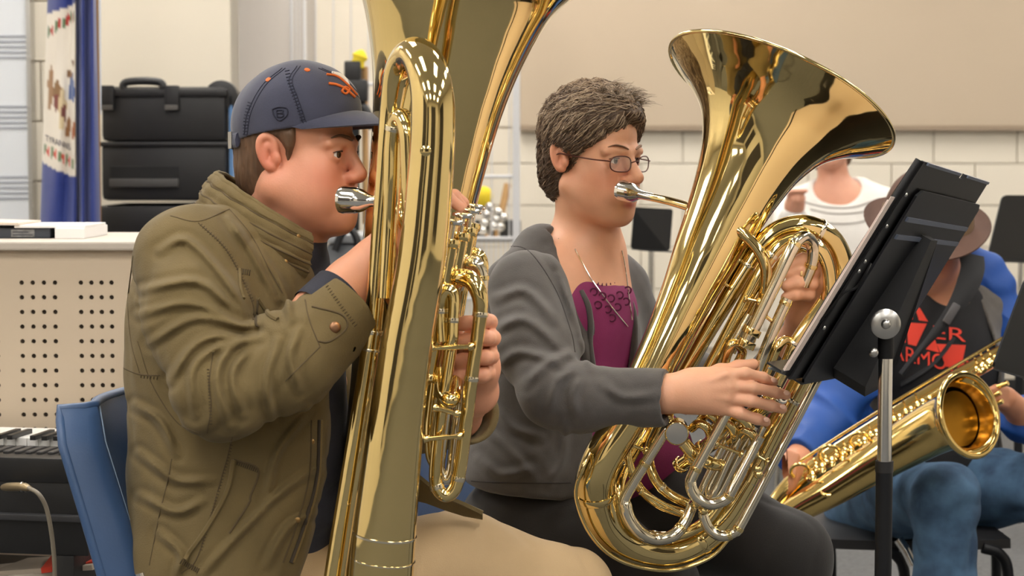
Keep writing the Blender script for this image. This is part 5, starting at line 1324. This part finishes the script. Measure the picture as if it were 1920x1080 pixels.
# ---------------------------------------------------------------- music stands
def stand(label, TL, TR, BR, BL, pole, grp='music stands', lip=True, mt=None, pole_r=.011, shaft_top=None):
    """desk corners in space (top left, top right, bottom right, bottom left as seen), pole foot on the floor"""
    TL, TR, BR, BL = map(np.asarray, (TL, TR, BR, BL)); pole = np.asarray(pole, float)
    t = thing('music_stand', label, 'music stand', (pole[0], pole[1], 0), grp)
    n = nrm(np.cross(TR-TL, BL-TL)); u, v = TR-TL, BL-TL
    m = mt or m_blackmetal
    rr = []; k = .06                                                     # plate with clipped corners
    for c, a, b in ((TL, BL, TR), (TR, TL, BR), (BR, TR, BL), (BL, BR, TL)):
        for f_ in (k, k*.35, 0): 
            pass
        rr += [c+(a-c)*k, c+((a-c)+(b-c))*k*.28, c+(b-c)*k]
    plate = obj('desk', prism(rr, n*.004), m, t, smooth=False)
    if lip:
        d = nrm(np.cross(u, n)); obj('lip', prism([BL, BR, BR+n*-.055, BL+n*-.055], nrm(v)*.003), m, plate, smooth=False)
    c = (TL+TR+BR+BL)/4
    obj('tilt_bracket', tube([c+n*.01, pole*A(1, 1, 0)+A(0, 0, c[2]-.06)], .014, 10, smooth=False), m, t)
    top = pole*A(1, 1, 0)+A(0, 0, c[2]-.04)
    obj('shaft', tube([pole*A(1, 1, 0)+A(0, 0, .5), top], pole_r*.9, 14, smooth=False), m_chrome, t)
    obj('tube', tube([pole*A(1, 1, 0)+A(0, 0, .05), pole*A(1, 1, 0)+A(0, 0, .56)], pole_r*1.25, 14, smooth=False), m, t)
    for a in (.5, 2.6, 4.7): obj('foot', tube([pole*A(1, 1, 0)+A(0, 0, .13), pole*A(1, 1, 0)+A(.14*math.cos(a), .14*math.sin(a), .07), pole*A(1, 1, 0)+A(.27*math.cos(a), .27*math.sin(a), .012)], .009, 8), m, t)
    return t

# the near stand that holds a folder; its desk is built from its own width and height vectors
B0 = W(1500, 716, 3.06); Hh = W(1722, 355, 3.06)-B0; Wv = W(1648, 690, 3.60)-B0
n_d = nrm(np.cross(Wv, Hh))
if n_d[0] < 0: n_d = -n_d                                   # n_d: out of the back of the desk
ms = thing('music_stand', 'near black music stand holding a black folder, seen from behind', 'music stand', A(W(1659, 900, 3.34)[0], 3.34, 0), 'music stands')
m_desk = mat('stand_desk', C(15, 16, 20), .42, bump=.08, bscale=500)
Q = lambda u, v, w=0: B0+Wv*u+Hh*v+n_d*w
obj('desk', prism([Q(0, .02), Q(.02, 0), Q(.97, 0), Q(1, .02), Q(1, .97), Q(.96, 1), Q(.04, 1), Q(0, .97)], n_d*.004), m_desk, ms, smooth=False)
for v in (.845, .755): obj('desk_rib_highlight', prism([Q(.03, v, .004), Q(.97, v, .004), Q(.97, v+.022, .004), Q(.03, v+.022, .004)], n_d*.0035), mat('stand_rib', C(84, 92, 110), .35), ms, smooth=False)  # raised ribs; the pale grey-blue puts their highlight into the colour
obj('desk_lip', prism([Q(0, 0, .004), Q(1, 0, .004), Q(1, 0, -.06), Q(0, 0, -.06)], -nrm(Hh)*.003), m_desk, ms, smooth=False)
# hollow spine bracket on the back
br = [Q(.36, .79, .004), Q(.46, .79, .004), Q(.56, .16, .004), Q(.56, .04, .004), Q(.36, -.0, .004), Q(.28, .06, .004)]
brt = [p+n_d*(.018 if i in (0, 1) else .06) for i, p in enumerate(br)]
nb_ = len(br); V_ = np.vstack([br, brt]); F_ = [list(range(nb_))[::-1], list(range(nb_, 2*nb_))]+[[i, (i+1) % nb_, nb_+(i+1) % nb_, nb_+i] for i in range(nb_)]
obj('spine_bracket', (V_, F_), mat('bracket_black', C(16, 16, 18), .5), ms, smooth=False)
kb_ = W(1662, 608, 3.085)
ko = obj('tilt_knob', lathe(kb_+A(0, .012, 0), (-.05, -1, 0), [(0, S(25, 3.22)), (.003, S(27.5, 3.22)), (.007, S(27.5, 3.22)), (.010, S(23, 3.22)), (.0105, S(9, 3.22)), (.014, S(8, 3.22)), (.016, S(4, 3.22))], 36), m_steel, ms)
obj('screw', lathe(W(1638, 661, 3.085), (0, -1, 0), [(0, S(9, 3.2)), (.004, S(8, 3.2)), (.006, S(4, 3.2))], 16), m_steel, ms)
pf_ = A(W(1659, 800, 3.12)[0], 3.12, 0)
obj('shaft', tube([A(pf_[0], pf_[1], W(0, 900, 3.12)[2]), A(pf_[0], pf_[1], W(0, 640, 3.12)[2])], S(13.5, 3.12), 24, smooth=False), m_chrome, ms)
obj('collar', tube([A(pf_[0], pf_[1], W(0, 672, 3.12)[2]), A(pf_[0], pf_[1], W(0, 610, 3.12)[2])], S(15, 3.12), 20, smooth=False), mat('bracket_black', C(16, 16, 18), .5), ms)
obj('tube', tube([A(pf_[0], pf_[1], .05), A(pf_[0], pf_[1], W(0, 868, 3.12)[2])], S(16, 3.12), 24, smooth=False), m_blackmetal, ms)
obj('tube_collar', tube([A(pf_[0], pf_[1], W(0, 885, 3.12)[2]), A(pf_[0], pf_[1], W(0, 864, 3.12)[2])], S(17, 3.12), 24, smooth=False), m_black, ms)
for a in (.5, 2.6, 4.7): obj('foot', tube([pf_+A(0, 0, .14), pf_+A(.14*math.cos(a), .14*math.sin(a), .08), pf_+A(.3*math.cos(a), .3*math.sin(a), .012)], .01, 8), m_blackmetal, ms)
# folder and sheets on the player's side of the desk
fo_ = thing('music_folder', 'black music folder standing open on the near music stand', 'folder', Q(.5, 0, -.02))
m_fold = mat('folder_black', C(12, 12, 14), .4, bump=.1, bscale=300)
for a, b, nm in ((-.10, .475, 'cover'), (.525, .96, 'cover')):
    obj(nm, prism([Q(a, .012, -.004), Q(b, .012, -.004), Q(b, 1.125, -.004), Q(a, 1.125, -.004)], n_d*-.004), m_fold, fo_, smooth=False)
obj('spine', prism([Q(.475, .012, -.004), Q(.525, .012, -.004), Q(.525, 1.10, -.004), Q(.475, 1.10, -.004)], n_d*-.004), m_fold, fo_, smooth=False)
obj('pocket_edge', tube([Q(-.10, 1.12, -.01), Q(-.105, .7, -.014), Q(-.10, .35, -.016), Q(-.10, .02, -.014)], .0075, 8), m_fold, fo_)
obj('cord', tube([Q(-.06, .62, .004), Q(-.085, .58, .008), Q(-.08, .5, .006), Q(-.10, .45, -.004), Q(-.11, .3, -.01)], .0022, 6), mat('bracket_black', C(16, 16, 18), .5), fo_)
for v in (.96, .80, .62, .57, .28): obj('rivet', lathe(Q(-.085, v, -.003), n_d, [(0, .0035), (.002, .003), (.003, .001)], 10), m_steel, fo_)
for v_ in (1.113,): obj('binding_strip', prism([Q(-.06, v_, -.003), Q(.44, v_, -.003), Q(.44, 1.127, -.003), Q(-.06, 1.127, -.003)], n_d*.003), mat('stand_rib', C(84, 92, 110), .35), fo_, smooth=False)
obj('binding_strip', prism([Q(.56, 1.113, -.003), Q(.94, 1.113, -.003), Q(.94, 1.127, -.003), Q(.56, 1.127, -.003)], n_d*.003), mat('stand_rib', C(84, 92, 110), .35), fo_, smooth=False)
for m_ in (m_desk, m_fold, MATS['bracket_black'], m_blackmetal): m_.node_tree.nodes['Principled BSDF'].inputs['Specular IOR Level'].default_value = .28
sm_ = thing('sheet_music', 'white music sheets in the folder on the near stand', 'sheet music', Q(.3, .02, -.015))
m_paper = mat('sheet_paper', C(232, 214, 204), .8)
for i, (a, w_) in enumerate([(-.165, -.011), (-.155, -.014)]):
    obj('sheet', prism([Q(a, .05, w_), Q(.45, .05, w_), Q(.45, .93-.02*i, w_), Q(a, .93-.02*i, w_)], n_d*-.001), m_paper, sm_, smooth=False)
obj('page_corner', prism([W(1440, 691, 3.10), W(1492, 686, 3.13), W(1480, 707, 3.12)], A(0, .002, .0015)), mat('clear_sleeve', C(178, 180, 182), .2), sm_, smooth=False)

# far stands
Ys = 6.2
stand('black music stand desk behind the woman\'s chin', W(1190, 388, Ys), W(1262, 392, Ys+.15), W(1256, 470, Ys+.1), W(1184, 466, Ys), W(1222, 470, Ys+.12))
stand('far black music stand at the right edge by the block wall', W(1880, 366, 6.0), W(1990, 366, 6.2), W(1960, 492, 6.1), W(1850, 490, 5.9), W(1915, 480, 6.1))
stand('black music stand cut off by the right edge above the saxophone', W(1925, 520, 4.0), W(1990, 530, 4.3), W(1940, 712, 4.2), W(1862, 690, 3.95), W(1950, 700, 4.2))

# ---------------------------------------------------------------- saxophone player
TH3 = math.radians(52)
sx = thing('person', 'person in brown hat and black graphic shirt with the saxophone', 'person', W(1740, 1100, 4.75)*A(1, 1, 0))
F3 = Fr(W(1742, 436, 4.74), math.radians(112), math.radians(-36), 0, 1.0)
T3 = Fr(W(1752, 690, 4.80), math.radians(70), 0, 0, 1)
s = Sdf()
nb3 = W(1772, 560, 4.8)
head(s, F3, neck=(None, nb3, .056, .062))
s.ell(T3(0, 0, .0), (.10, .15, .19), T3.R, .05); s.ell(T3(0, 0, -.2), (.11, .15, .15), T3.R, .05)
s.cone(T3(0, -.06, .1), T3(0, -.15, .13), .06, .05, .03); s.cone(T3(0, .06, .1), T3(-.02, .165, .1), .06, .045, .03); s.chain([T3(0, -.15, .13), W(1560, 790, 4.55), W(1480, 880, 4.36)], [.05, .042, .03], .02)
s.chain(Wl((1480, 880, 4.36), (1472, 905, 4.33)), [.03, .026], .015)
fingers(s, [Wl((1476+8*i, 850+3*i, 4.33), (1470+8*i, 880+4*i, 4.315), (1464+9*i, 908+3*i, 4.32)) for i in range(3)], .010)
s.chain([T3(-.02, .165, .10), W(1985, 700, 4.75), W(1972, 800, 4.62), W(1915, 775, 4.46), W(1885, 748, 4.39)], [.045, .04, .036, .03, .028], .02)
fingers(s, [Wl((1885, 732+9*i, 4.37), (1868, 728+9*i, 4.33), (1856, 732+9*i, 4.32)) for i in range(4)], .0095)
V, F = s.build(.0032, A(.6, 4.2, .38), A(1.35, 5.1, 1.25)); V, F = smooth_geo(V, F, 1, .4)
b3 = obj('body', (V, F), m_skin, sx); setcol(b3, 'Col', skin_cols(V, F3, np.array(C(206, 142, 108)), np.array(C(196, 112, 84)), np.array(C(180, 98, 84))))
eyes(F3, sx, (1, 0, -.2)); brows(F3, sx, mat('brown_brow', C(104, 74, 52), .8), .003)
m_tee = mat('black_cotton_tee', C(30, 29, 31), .85, var=.2, vscale=15, bump=.2, bscale=400)
ts_ = Sdf(); ts_.ell(T3(.005, 0, .0), (.112, .162, .20), T3.R, .05); ts_.ell(T3(.01, 0, -.22), (.125, .16, .16), T3.R, .05)
ts_.cone(T3(0, -.12, .14), T3(0, -.05, .17), .05, .05, .05); ts_.cone(T3(0, .12, .14), T3(0, .05, .17), .05, .05, .05)
ts_.ell(T3(.06, 0, .235), (.09, .07, .08), T3.R, .005, 's')
tv_, tf_ = ts_.build(.0045, T3.O-A(.3, .3, .45), T3.O+A(.3, .3, .28), disp=lambda P: .0012*vnoise(P, 18, 3)); tee = obj('t_shirt', (tv_, tf_), m_tee, sx)
tt3 = bvh((tv_, tf_)); m_red = mat('red_print', C(236, 66, 44), .7)
def decal(name, poly, tree, m, par, off=.002, n=6):
    """flat print: polygon in sight-line coordinates laid on the cloth, subdivided"""
    bm = bmesh.new(); vs_ = [bm.verts.new((x, y, 0)) for x, y in poly]; f = bm.faces.new(vs_)
    bmesh.ops.triangulate(bm, faces=bm.faces[:]); bmesh.ops.subdivide_edges(bm, edges=bm.edges[:], cuts=2, use_grid_fill=True)
    V_ = [v.co[:] for v in bm.verts]; bm.verts.index_update(); F_ = [[v.index for v in f.verts] for f in bm.faces]; bm.free()
    P = [hit(tree, x, y, off) for x, y, _ in V_]
    if any(p is None for p in P): return
    return obj(name, (np.array(P), F_), m, par)
c2 = lambda L: [(1600+x/4.5, 540+y/4.5) for x, y in L]
for poly in [[(520, 172), (560, 168), (630, 285), (552, 275)], [(450, 245), (500, 236), (500, 266), (450, 270)], [(450, 292), (620, 302), (530, 490), (462, 475)], [(400, 322), (435, 300), (442, 462), (362, 452)],
             [(648, 392), (690, 440), (722, 545), (552, 502)], [(700, 472), (945, 482), (910, 655), (780, 665)]]: decal('print_shape', c2(poly), tt3, m_red, tee)
def cloth_text(txt, cx, cy, w, h, slope, tree, m, par, name):
    v, f = text_geo(txt, 1., 0, .0); w0 = v[:, 0].max()-v[:, 0].min(); h0 = v[:, 1].max()-v[:, 1].min(); v[:, 0] -= (v[:, 0].max()+v[:, 0].min())/2; v[:, 1] -= (v[:, 1].max()+v[:, 1].min())/2
    P = []
    for x, y, _ in v:
        X = cx+x/w0*w; Y_ = cy-y/h0*h+x/w0*w*slope; p = hit(tree, X, Y_, .0045)
        if p is None: return
        P.append(p)
    return obj(name, (np.array(P), f), m, par)
cloth_text('ER', 1600+805/4.5, 540+388/4.5, 60, 24, .10, tt3, m_red, tee, 'print_lettering')
cloth_text('ARMOUR', 1600+660/4.5, 540+606/4.5, 148, 28, .22, tt3, m_red, tee, 'print_lettering')
# grey open vest, blue jacket
m_vest = mat('grey_fleece', C(92, 86, 80), .95, var=.2, vscale=60, bump=.3, bscale=300, sheen=.3)
vs3 = Sdf(); vs3.ell(T3(-.005, 0, .0), (.128, .185, .215), T3.R, .05); vs3.ell(T3(0, 0, -.22), (.14, .18, .17), T3.R, .05); vs3.cone(T3(-.01, -.15, .14), T3(-.02, -.06, .18), .06, .05, .05); vs3.cone(T3(-.01, .15, .14), T3(-.02, .06, .18), .06, .05, .05)
def op3(P):
    L = T3.loc(P); return np.minimum(np.interp(L[..., 2], [-.3, .0, .2], [.17, .148, .095])-np.abs(L[..., 1]+.018), L[..., 0])
vs3.func(op3, .006, 'i'); vs3.ell(T3(.005, 0, 0), (.113, .163, .2), T3.R, .005, 's'); vs3.cone(F3(-.02, 0, -.05), nb3, .06, .066, .006, 's')
vv_, vf_ = vs3.build(.005, T3.O-A(.35, .35, .45), T3.O+A(.35, .35, .3), disp=lambda P: .002*vnoise(P, 20, 5)); obj('vest', (vv_, vf_), m_vest, sx)
m_bj = mat('royal_blue_shell', C(8, 70, 150), .6, var=.15, vscale=8, bump=.2, bscale=120)
bj = Sdf()
bj.chain([T3(-.01, -.165, .12), W(1585, 720, 4.62), W(1545, 800, 4.55), W(1497, 855, 4.42)], [.07, .068, .064, .048], .03)
bj.chain([T3(-.02, .175, .10), W(1985, 700, 4.75), W(1972, 800, 4.62), W(1915, 785, 4.48)], [.066, .062, .06, .05], .03)
bj.ell(W(1570, 815, 4.68), (.10, .08, .10), None, .05)
hood = [T3(.03, .075, .20), T3(-.03, .12, .185), T3(-.09, .10, .17), T3(-.12, 0, .17), T3(-.09, -.10, .17), T3(-.02, -.12, .17)]
bj.chain(hood, [.022, .032, .04, .04, .04, .03], .03); bj.chain([T3(-.03, .12, .185), T3(-.02, .185, .13), T3(-.0, .215, .03)], [.03, .036, .03], .03)
bj.chain(Wl((1800, 482, 4.86), (1822, 490, 4.86), (1852, 506, 4.86), (1878, 540, 4.85), (1892, 580, 4.84), (1894, 640, 4.84)), [.02, .028, .032, .03, .026, .02], .03)
bj.func(lambda P: np.where(np.linalg.norm(P-W(1497, 855, 4.42), axis=-1) < .1, (P-W(1497, 855, 4.42))@nrm(W(1480, 880, 4.36)-W(1545, 800, 4.55))-.01, -.05), .004, 'i')
bv_, bf_ = bj.build(.0048, A(.5, 4.25, .4), A(1.5, 5.15, 1.15), disp=lambda P: .010*(np.abs(np.sin((P@nrm(A(.75, .2, .55)))*30+1.8*vnoise(P, 8, 6)))-.6), dmax=.008)
obj('jacket', (bv_, bf_), m_bj, sx)
# neck strap
P = [hit(tt3, x, y, .004) for x, y in catmull(np.array([(1806, 560), (1800, 600), (1782, 640), (1750, 680), (1716, 705), (1690, 720)], float), 6)]
P = [p for p in P if p is not None]
strap = thing('neck_strap', 'wide black saxophone strap across the graphic shirt', 'strap', P[0]); Pm = np.array([W(1822, 500, 4.74), W(1822, 530, 4.70)]+P)
pp_ = catmull(np.array([W(1822, 478, 4.70), W(1824, 505, 4.655), W(1812, 540, 4.635), W(1788, 582, 4.625), W(1756, 622, 4.622), W(1722, 662, 4.625), W(1690, 702, 4.63)]), 5)
tg = np.gradient(pp_, axis=0); wv = np.array([nrm(np.cross(t, A(0, 1, 0))) for t in tg]); hw = np.interp(np.linspace(0, 1, len(pp_)), [0, .3, .6, .75, 1], [.030, .027, .013, .006, .004])
obj('pad', sheet(np.array([[c+w_*k*h_+A(0, .006*k*k, 0) for k in (-1, -.5, 0, .5, 1)] for c, w_, h_ in zip(pp_, wv, hw)]), .006), mat('strap_black', C(36, 36, 38), .8), strap); obj('webbing', tube(Pm[int(len(Pm)*.42):], .009, 8, smooth=False, flat=(1, .35)), mat('strap_black', C(36, 36, 38), .8), strap)
obj('slider', box(W(1784, 588, 4.615), (.010, .004, .026), axes(A(.85, 0, -.5), A(.5, 0, .85)), .004), mat('slider_grey', C(84, 82, 84), .4), strap)
# jeans
m_jean = mat('blue_denim', C(86, 120, 152), .9, var=.3, vscale=14, bump=.35, bscale=600, col2=C(44, 66, 92))
js3 = Sdf(); js3.ell(W(1680, 945, 4.86), (.17, .15, .10), None, .05)
js3.chain(Wl((1620, 945, 4.8), (1700, 935, 4.55), (1772, 928, 4.32)), [.088, .08, .07], .05)
kn = W(1772, 935, 4.32); js3.chain([kn, kn+A(.0, -.01, -.2), W(1768, 1200, 4.36)*A(1, 1, 0)+A(0, 0, .1)], [.072, .064, .052], .03)
js3.chain(Wl((1760, 930, 4.85), (1860, 915, 4.72), (1990, 915, 4.55)), [.09, .085, .075], .05)
k2 = W(1990, 915, 4.55); js3.chain([k2, k2+A(.02, 0, -.3), k2*A(1, 1, 0)+A(0, 0, .1)], [.074, .062, .052], .03)
jv3, jf3 = js3.build(.005, A(.6, 4.1, .05), A(1.6, 5.1, .68), disp=lambda P: -.006*(np.abs(np.sin((P@nrm(A(.6, .4, -.7)))*44+1.8*vnoise(P, 10, 6)))-.6), dmax=.006); obj('jeans', (jv3, jf3), m_jean, sx)
shoe(sx, W(1768, 1200, 4.36), A(.5, -.9, 0)); shoe(sx, k2, A(.8, -.6, 0))
# brown hat
ht_ = thing('hat', 'brown felt trilby with a tan band on the saxophone player', 'hat', F3(0, 0, .08))
m_felt = mat('brown_felt', C(92, 66, 54), .9, var=.15, vscale=20, bump=.3, bscale=500)
hc = Fr(W(1742, 382, 4.73), math.radians(95), math.radians(-20), math.radians(-3), 1.06)
cr = Sdf(); cr.ell(hc(0, 0, .0), (.105, .098, .085), hc.R, .02); cr.ell(hc(0, 0, -.03), (.112, .1, .06), hc.R, .03); cr.func(lambda P: -.045-hc.loc(P)[..., 2], .004, 'i'); cr.ell(hc(.0, 0, .11), (.09, .022, .04), hc.R, .03, 's')
v_, f_ = cr.build(.004, hc.O-.16, hc.O+.16); crn = obj('crown', (v_, f_), m_felt, ht_)
G = np.array([[hc((.107+.05*v)*math.cos(a), (.099+.042*v)*math.sin(a), -.046-.014*v*math.cos(a)+.022*v*v*abs(math.sin(a))**2-.012*v) for v in np.linspace(-.1, 1, 8)] for a in np.linspace(0, 2*math.pi, 49)])
obj('brim', sheet(G, .004), m_felt, ht_)
obj('band', lathe(hc(0, 0, -.044), hc.R[:, 2], [(0, .1105), (.03, .1085), (.03, .105), (0, .107)], 48, closed=True), mat('tan_band', C(120, 96, 72), .8), crn)

# saxophone
so_ = thing('saxophone', 'brass saxophone lying across the lap of the hatted player', 'saxophone', W(1480, 960, 4.3))
m_sax = mat('sax_lacquer', (.84, .61, .22), .12, 1, coat=.3)
bell_path = [(1452, 985, 4.30, 22), (1500, 952, 4.30, 27), (1560, 918, 4.29, 32), (1640, 868, 4.27, 39), (1710, 826, 4.24, 46), (1758, 800, 4.21, 51), (1788, 788, 4.185, 56), (1804, 782, 4.165, 62), (1812, 779, 4.152, 70), (1816, 778, 4.147, 78)]
P, R = PT(bell_path)
V_, F_ = tube(P, R, 48, 6, cap=False); V2, F2_ = tube(P, R-.0022, 48, 6, cap=False)
# rim plane leans toward the lens
sb_ = obj('bell', [(V_, F_), (V2, [f[::-1] for f in F2_])], m_sax, so_)
q = catmull(P, 6); dT = nrm(q[-1]-q[-4]); xb, yb, _ = basis(dT)
obj('bell_rim', tube([q[-1]+S(78, 4.147)*(math.cos(t)*xb+math.sin(t)*yb) for t in np.linspace(0, 2*math.pi, 61)], .0075, 10, smooth=False, cap=False), m_sax, sb_)
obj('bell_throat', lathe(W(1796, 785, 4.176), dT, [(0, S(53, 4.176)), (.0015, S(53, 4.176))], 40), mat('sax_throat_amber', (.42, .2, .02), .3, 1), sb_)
body_path = [(1440, 968, 4.35, 20), (1496, 902, 4.36, 21), (1596, 836, 4.37, 21), (1700, 770, 4.37, 20), (1800, 708, 4.37, 18), (1880, 662, 4.36, 16), (1906, 648, 4.36, 15)]
pipe('body_tube', body_path, None, so_, m_sax, n=24)
pipe('bow', [(1446, 976, 4.36, 18), (1434, 990, 4.345, 20), (1438, 1000, 4.32, 21), (1455, 983, 4.30, 22)], None, so_, m_sax, n=24)
pipe('rod', [(1486, 874, 4.33, 3), (1660, 764, 4.335, 3), (1890, 628, 4.335, 3)], None, so_, m_sax, n=8)
pipe('rod', [(1500, 894, 4.34, 2.5), (1660, 796, 4.34, 2.5), (1860, 672, 4.34, 2.5)], None, so_, m_sax, n=8)
pipe('neck_tenon', [(1880, 672, 4.36, 14), (1902, 658, 4.36, 14)], None, so_, m_sax, n=20)
for i, (x, y) in enumerate([(1520, 895), (1538, 880), (1556, 868), (1576, 858), (1592, 846), (1618, 830), (1640, 815), (1662, 800), (1684, 786), (1706, 772), (1728, 758), (1840, 692), (1865, 676), (1852, 684)]):
    c = W(x, y, 4.335); o = obj('key_cup', lathe(c, (-.2, -.8, .5), [(0, .010), (.002, .0135), (.006, .0135), (.008, .009), (.009, .003)], 18), m_sax, so_)
    obj('key_arm', tube([c, c+A(-.012, .015, .022)], .003, 6, smooth=False), m_sax, o)
    obj('post', lathe(c+A(.016, .0, .012), (-.1, -1, .4), [(0, .004), (.008, .004), (.010, .0055), (.014, .003)], 10), m_sax, o)
for (x, y, r) in [(1500, 884, 17), (1556, 852, 20), (1612, 826, 18)]:
    t_ = [W(x+r*math.cos(a), y+r*.8*math.sin(a), 4.29+.015*math.sin(a)) for a in np.linspace(2.4, 6.6, 10)]; obj('key_guard', tube(t_, S(3.6, 4.3), 8), m_sax, so_)
for (x, y) in ((1530, 905), (1610, 862)):
    obj('bell_brace', tube([W(x, y, 4.30), W(x+14, y+22, 4.255), W(x+28, y+24, 4.25)], S(3.5, 4.3), 8), m_sax, so_)
for (x, y) in ((1890, 718), (1876, 736), (1862, 748), (1880, 752)): obj('key_lever', tube([W(x-26, y+10, 4.33), W(x, y, 4.31)], S(5, 4.3), 8, smooth=False), m_sax, so_)
obj('thumb_hook', lathe(W(1884, 690, 4.33), (.6, -.3, .5), [(0, .012), (.012, .012)], 14), m_black, so_)
# his chair and case on the floor
P3 = W(1700, 985, 4.72); ch = thing('band_chair', 'black framed chair under the saxophone player', 'chair', A(P3[0], P3[1], 0), None)
sz = P3[2]-.005
G = np.array([[A(W(1545+350*u, 0, 4.6)[0]+0*v, 4.52+.42*v, sz-.006*math.cos(3*(u-.5))) for v in np.linspace(0, 1, 8)] for u in np.linspace(0, 1, 12)])
obj('seat', sheet(G, .022), m_black, ch)
for x, y in ((1550, 4.9), (1690, 4.5), (1884, 4.52), (1860, 4.9)):
    a = W(x, 990, y); obj('leg', tube([A(a[0]-.05, y, sz-.01), A(a[0]-.01, y, sz-.025), A(a[0]+.01, y, sz-.08), A(a[0]+.015, y, .0)], .013, 10), m_blackmetal, ch)
obj('crossbar', tube([W(1560, 1020, 4.95), W(1700, 1008, 4.95)], .008, 8), m_chrome, ch)
obj('glide', tube([W(1684, 1012, 4.48), W(1700, 1035, 4.47), W(1712, 1060, 4.46)], .012, 10), m_chrome, ch)
G = np.array([[A(W(1545, 0, 4.95)[0]+.40*u, 4.98+.03*math.sin(3.1*u)+.04*v, sz+.16+.3*v) for v in np.linspace(0, 1, 8)] for u in np.linspace(0, 1, 12)])
obj('backrest', sheet(G, .014), m_black, ch)
for x_ in (.03, .37): obj('back_post', tube([A(W(1545, 0, 4.95)[0]+x_, 4.94, sz-.01), A(W(1545, 0, 4.95)[0]+x_, 4.99, sz+.2)], .011, 8, smooth=False), m_blackmetal, ch)

# ---------------------------------------------------------------- person in the white sweater
YS = 7.1
pw = thing('person', 'person in white striped sweater seated behind the tuba bell', 'person', W(1568, 700, YS)*A(1, 1, 0))
F4 = Fr(W(1556, 250, YS), math.radians(100), math.radians(-4), 0, 1); T4 = Fr(W(1575, 442, YS+.03), math.radians(100), 0, 0, 1)
s = Sdf(); nb4 = W(1566, 362, YS+.02); head(s, F4, neck=(None, nb4, .05, .058)); s.ell(T4(0, 0, 0), (.09, .15, .18), T4.R, .05); s.ell(T4(.02, 0, .11), (.06, .1, .06), T4.R, .04); s.cone(nb4, T4(0, -.1, .12), .05, .045, .04); s.cone(nb4, T4(0, .1, .12), .05, .045, .04)
s.cone(T4(0, -.06, .1), T4(0, -.17, .1), .05, .045, .03); s.cone(T4(0, .06, .1), T4(0, .17, .1), .05, .045, .03); s.chain([T4(0, -.17, .1), W(1478, 470, 6.95), W(1490, 384, 6.86)], [.045, .04, .032], .02); s.chain(Wl((1490, 384, 6.86), (1494, 372, 6.84)), [.034, .03], .01)
fingers(s, [Wl((1480+7*i, 372, 6.84), (1482+7*i, 360, 6.82), (1490+7*i, 358, 6.81)) for i in range(4)], .0095)
s.chain([T4(0, .17, .1), W(1662, 500, 6.95), W(1600, 520, 6.8)], [.045, .04, .03], .02); fingers(s, [Wl((1600, 516+6*i, 6.8), (1580, 512+6*i, 6.78), (1570, 516+6*i, 6.78)) for i in range(4)], .0095)
V, F = s.build(.0045, A(.85, 6.6, .5), A(1.5, 7.5, 1.5)); b4 = obj('body', (V, F), m_skin, pw); setcol(b4, 'Col', skin_cols(V, F4, np.array(C(220, 160, 132)), np.array(C(210, 122, 104)), np.array(C(196, 104, 96))))
eyes(F4, pw, (1, 0, 0)); brows(F4, pw, mat('brown_brow', C(104, 74, 52), .8), .003)
hh = Sdf(); hh.ell(F4(-.015, 0, .05), (.103, .086, .095), F4.R, .01); hh.ell(F4(-.05, 0, -.06), (.06, .085, .09), F4.R, .04); hh.func(lambda P: (lambda L: L[..., 0]-(.0+.95*np.maximum(L[..., 2], -.01))) (F4.loc(P)), .006, 'i')
v_, f_ = hh.build(.005, F4.O-.22, F4.O+.2, disp=lambda P: .003*vnoise(P@np.diag([1, 1, .3]), 90, 2)); obj('hair', (v_, f_), m_hair1, pw)
m_sw = mat('white_knit', C(226, 222, 216), .9, var=.06, vscale=30, bump=.3, bscale=300)
sw = Sdf(); sw.ell(T4(0, 0, -.0), (.12, .18, .2), T4.R, .05); sw.ell(T4(0, 0, -.2), (.13, .18, .17), T4.R, .05); sw.cone(T4(0, -.13, .12), T4(-.01, -.07, .155), .06, .05, .05); sw.cone(T4(0, .13, .12), T4(-.01, .07, .155), .06, .05, .05)
sw.chain([T4(0, -.175, .1), W(1474, 470, 6.96), W(1486, 405, 6.88)], [.062, .058, .046], .03); sw.chain([T4(0, .175, .1), W(1665, 500, 6.96), W(1615, 518, 6.83)], [.062, .056, .046], .03)
sw.ell(nb4+A(.0, -.05, .03), (.085, .10, .075), None, .006, 's')
v_, f_ = sw.build(.006, A(.8, 6.6, .45), A(1.55, 7.5, 1.25), disp=lambda P: .002*vnoise(P, 22, 3)); swo = obj('sweater', (v_, f_), m_sw, pw)
swt = bvh((v_, f_)); m_st = mat('grey_stripe', C(172, 168, 162), .9)
for L in ([(1506, 378), (1550, 388), (1600, 388), (1650, 372)], [(1520, 392), (1560, 400), (1610, 398), (1655, 386)], [(1540, 418), (1600, 418), (1655, 404)]): seamline('stripe', swt, L, .004, m_st, swo, 0)
lg = Sdf(); lg.ell(T4(0, 0, -.33), (.14, .17, .1), T4.R, .05)
for q_ in (-1, 1): lg.chain([T4(.05, .09*q_, -.33), T4(.42, .12*q_, -.32), T4(.44, .12*q_, -.62), T4(.42, .12*q_, -.8)], [.085, .066, .056, .048], .04)
v_, f_ = lg.build(.008, A(.8, 6.3, .04), A(1.6, 7.5, .72)); obj('trousers', (v_, f_), m_bl, pw)
for q_ in (-1, 1): shoe(pw, T4(.42, .12*q_, 0), A(-.17, -1, 0))
pc4 = T4(-.02, 0, 0); pc4[2] = 0
chair('blue plastic school chair under the person in the white sweater', pc4, -math.radians(100), m_blue, 'blue school chairs', .36, .42)
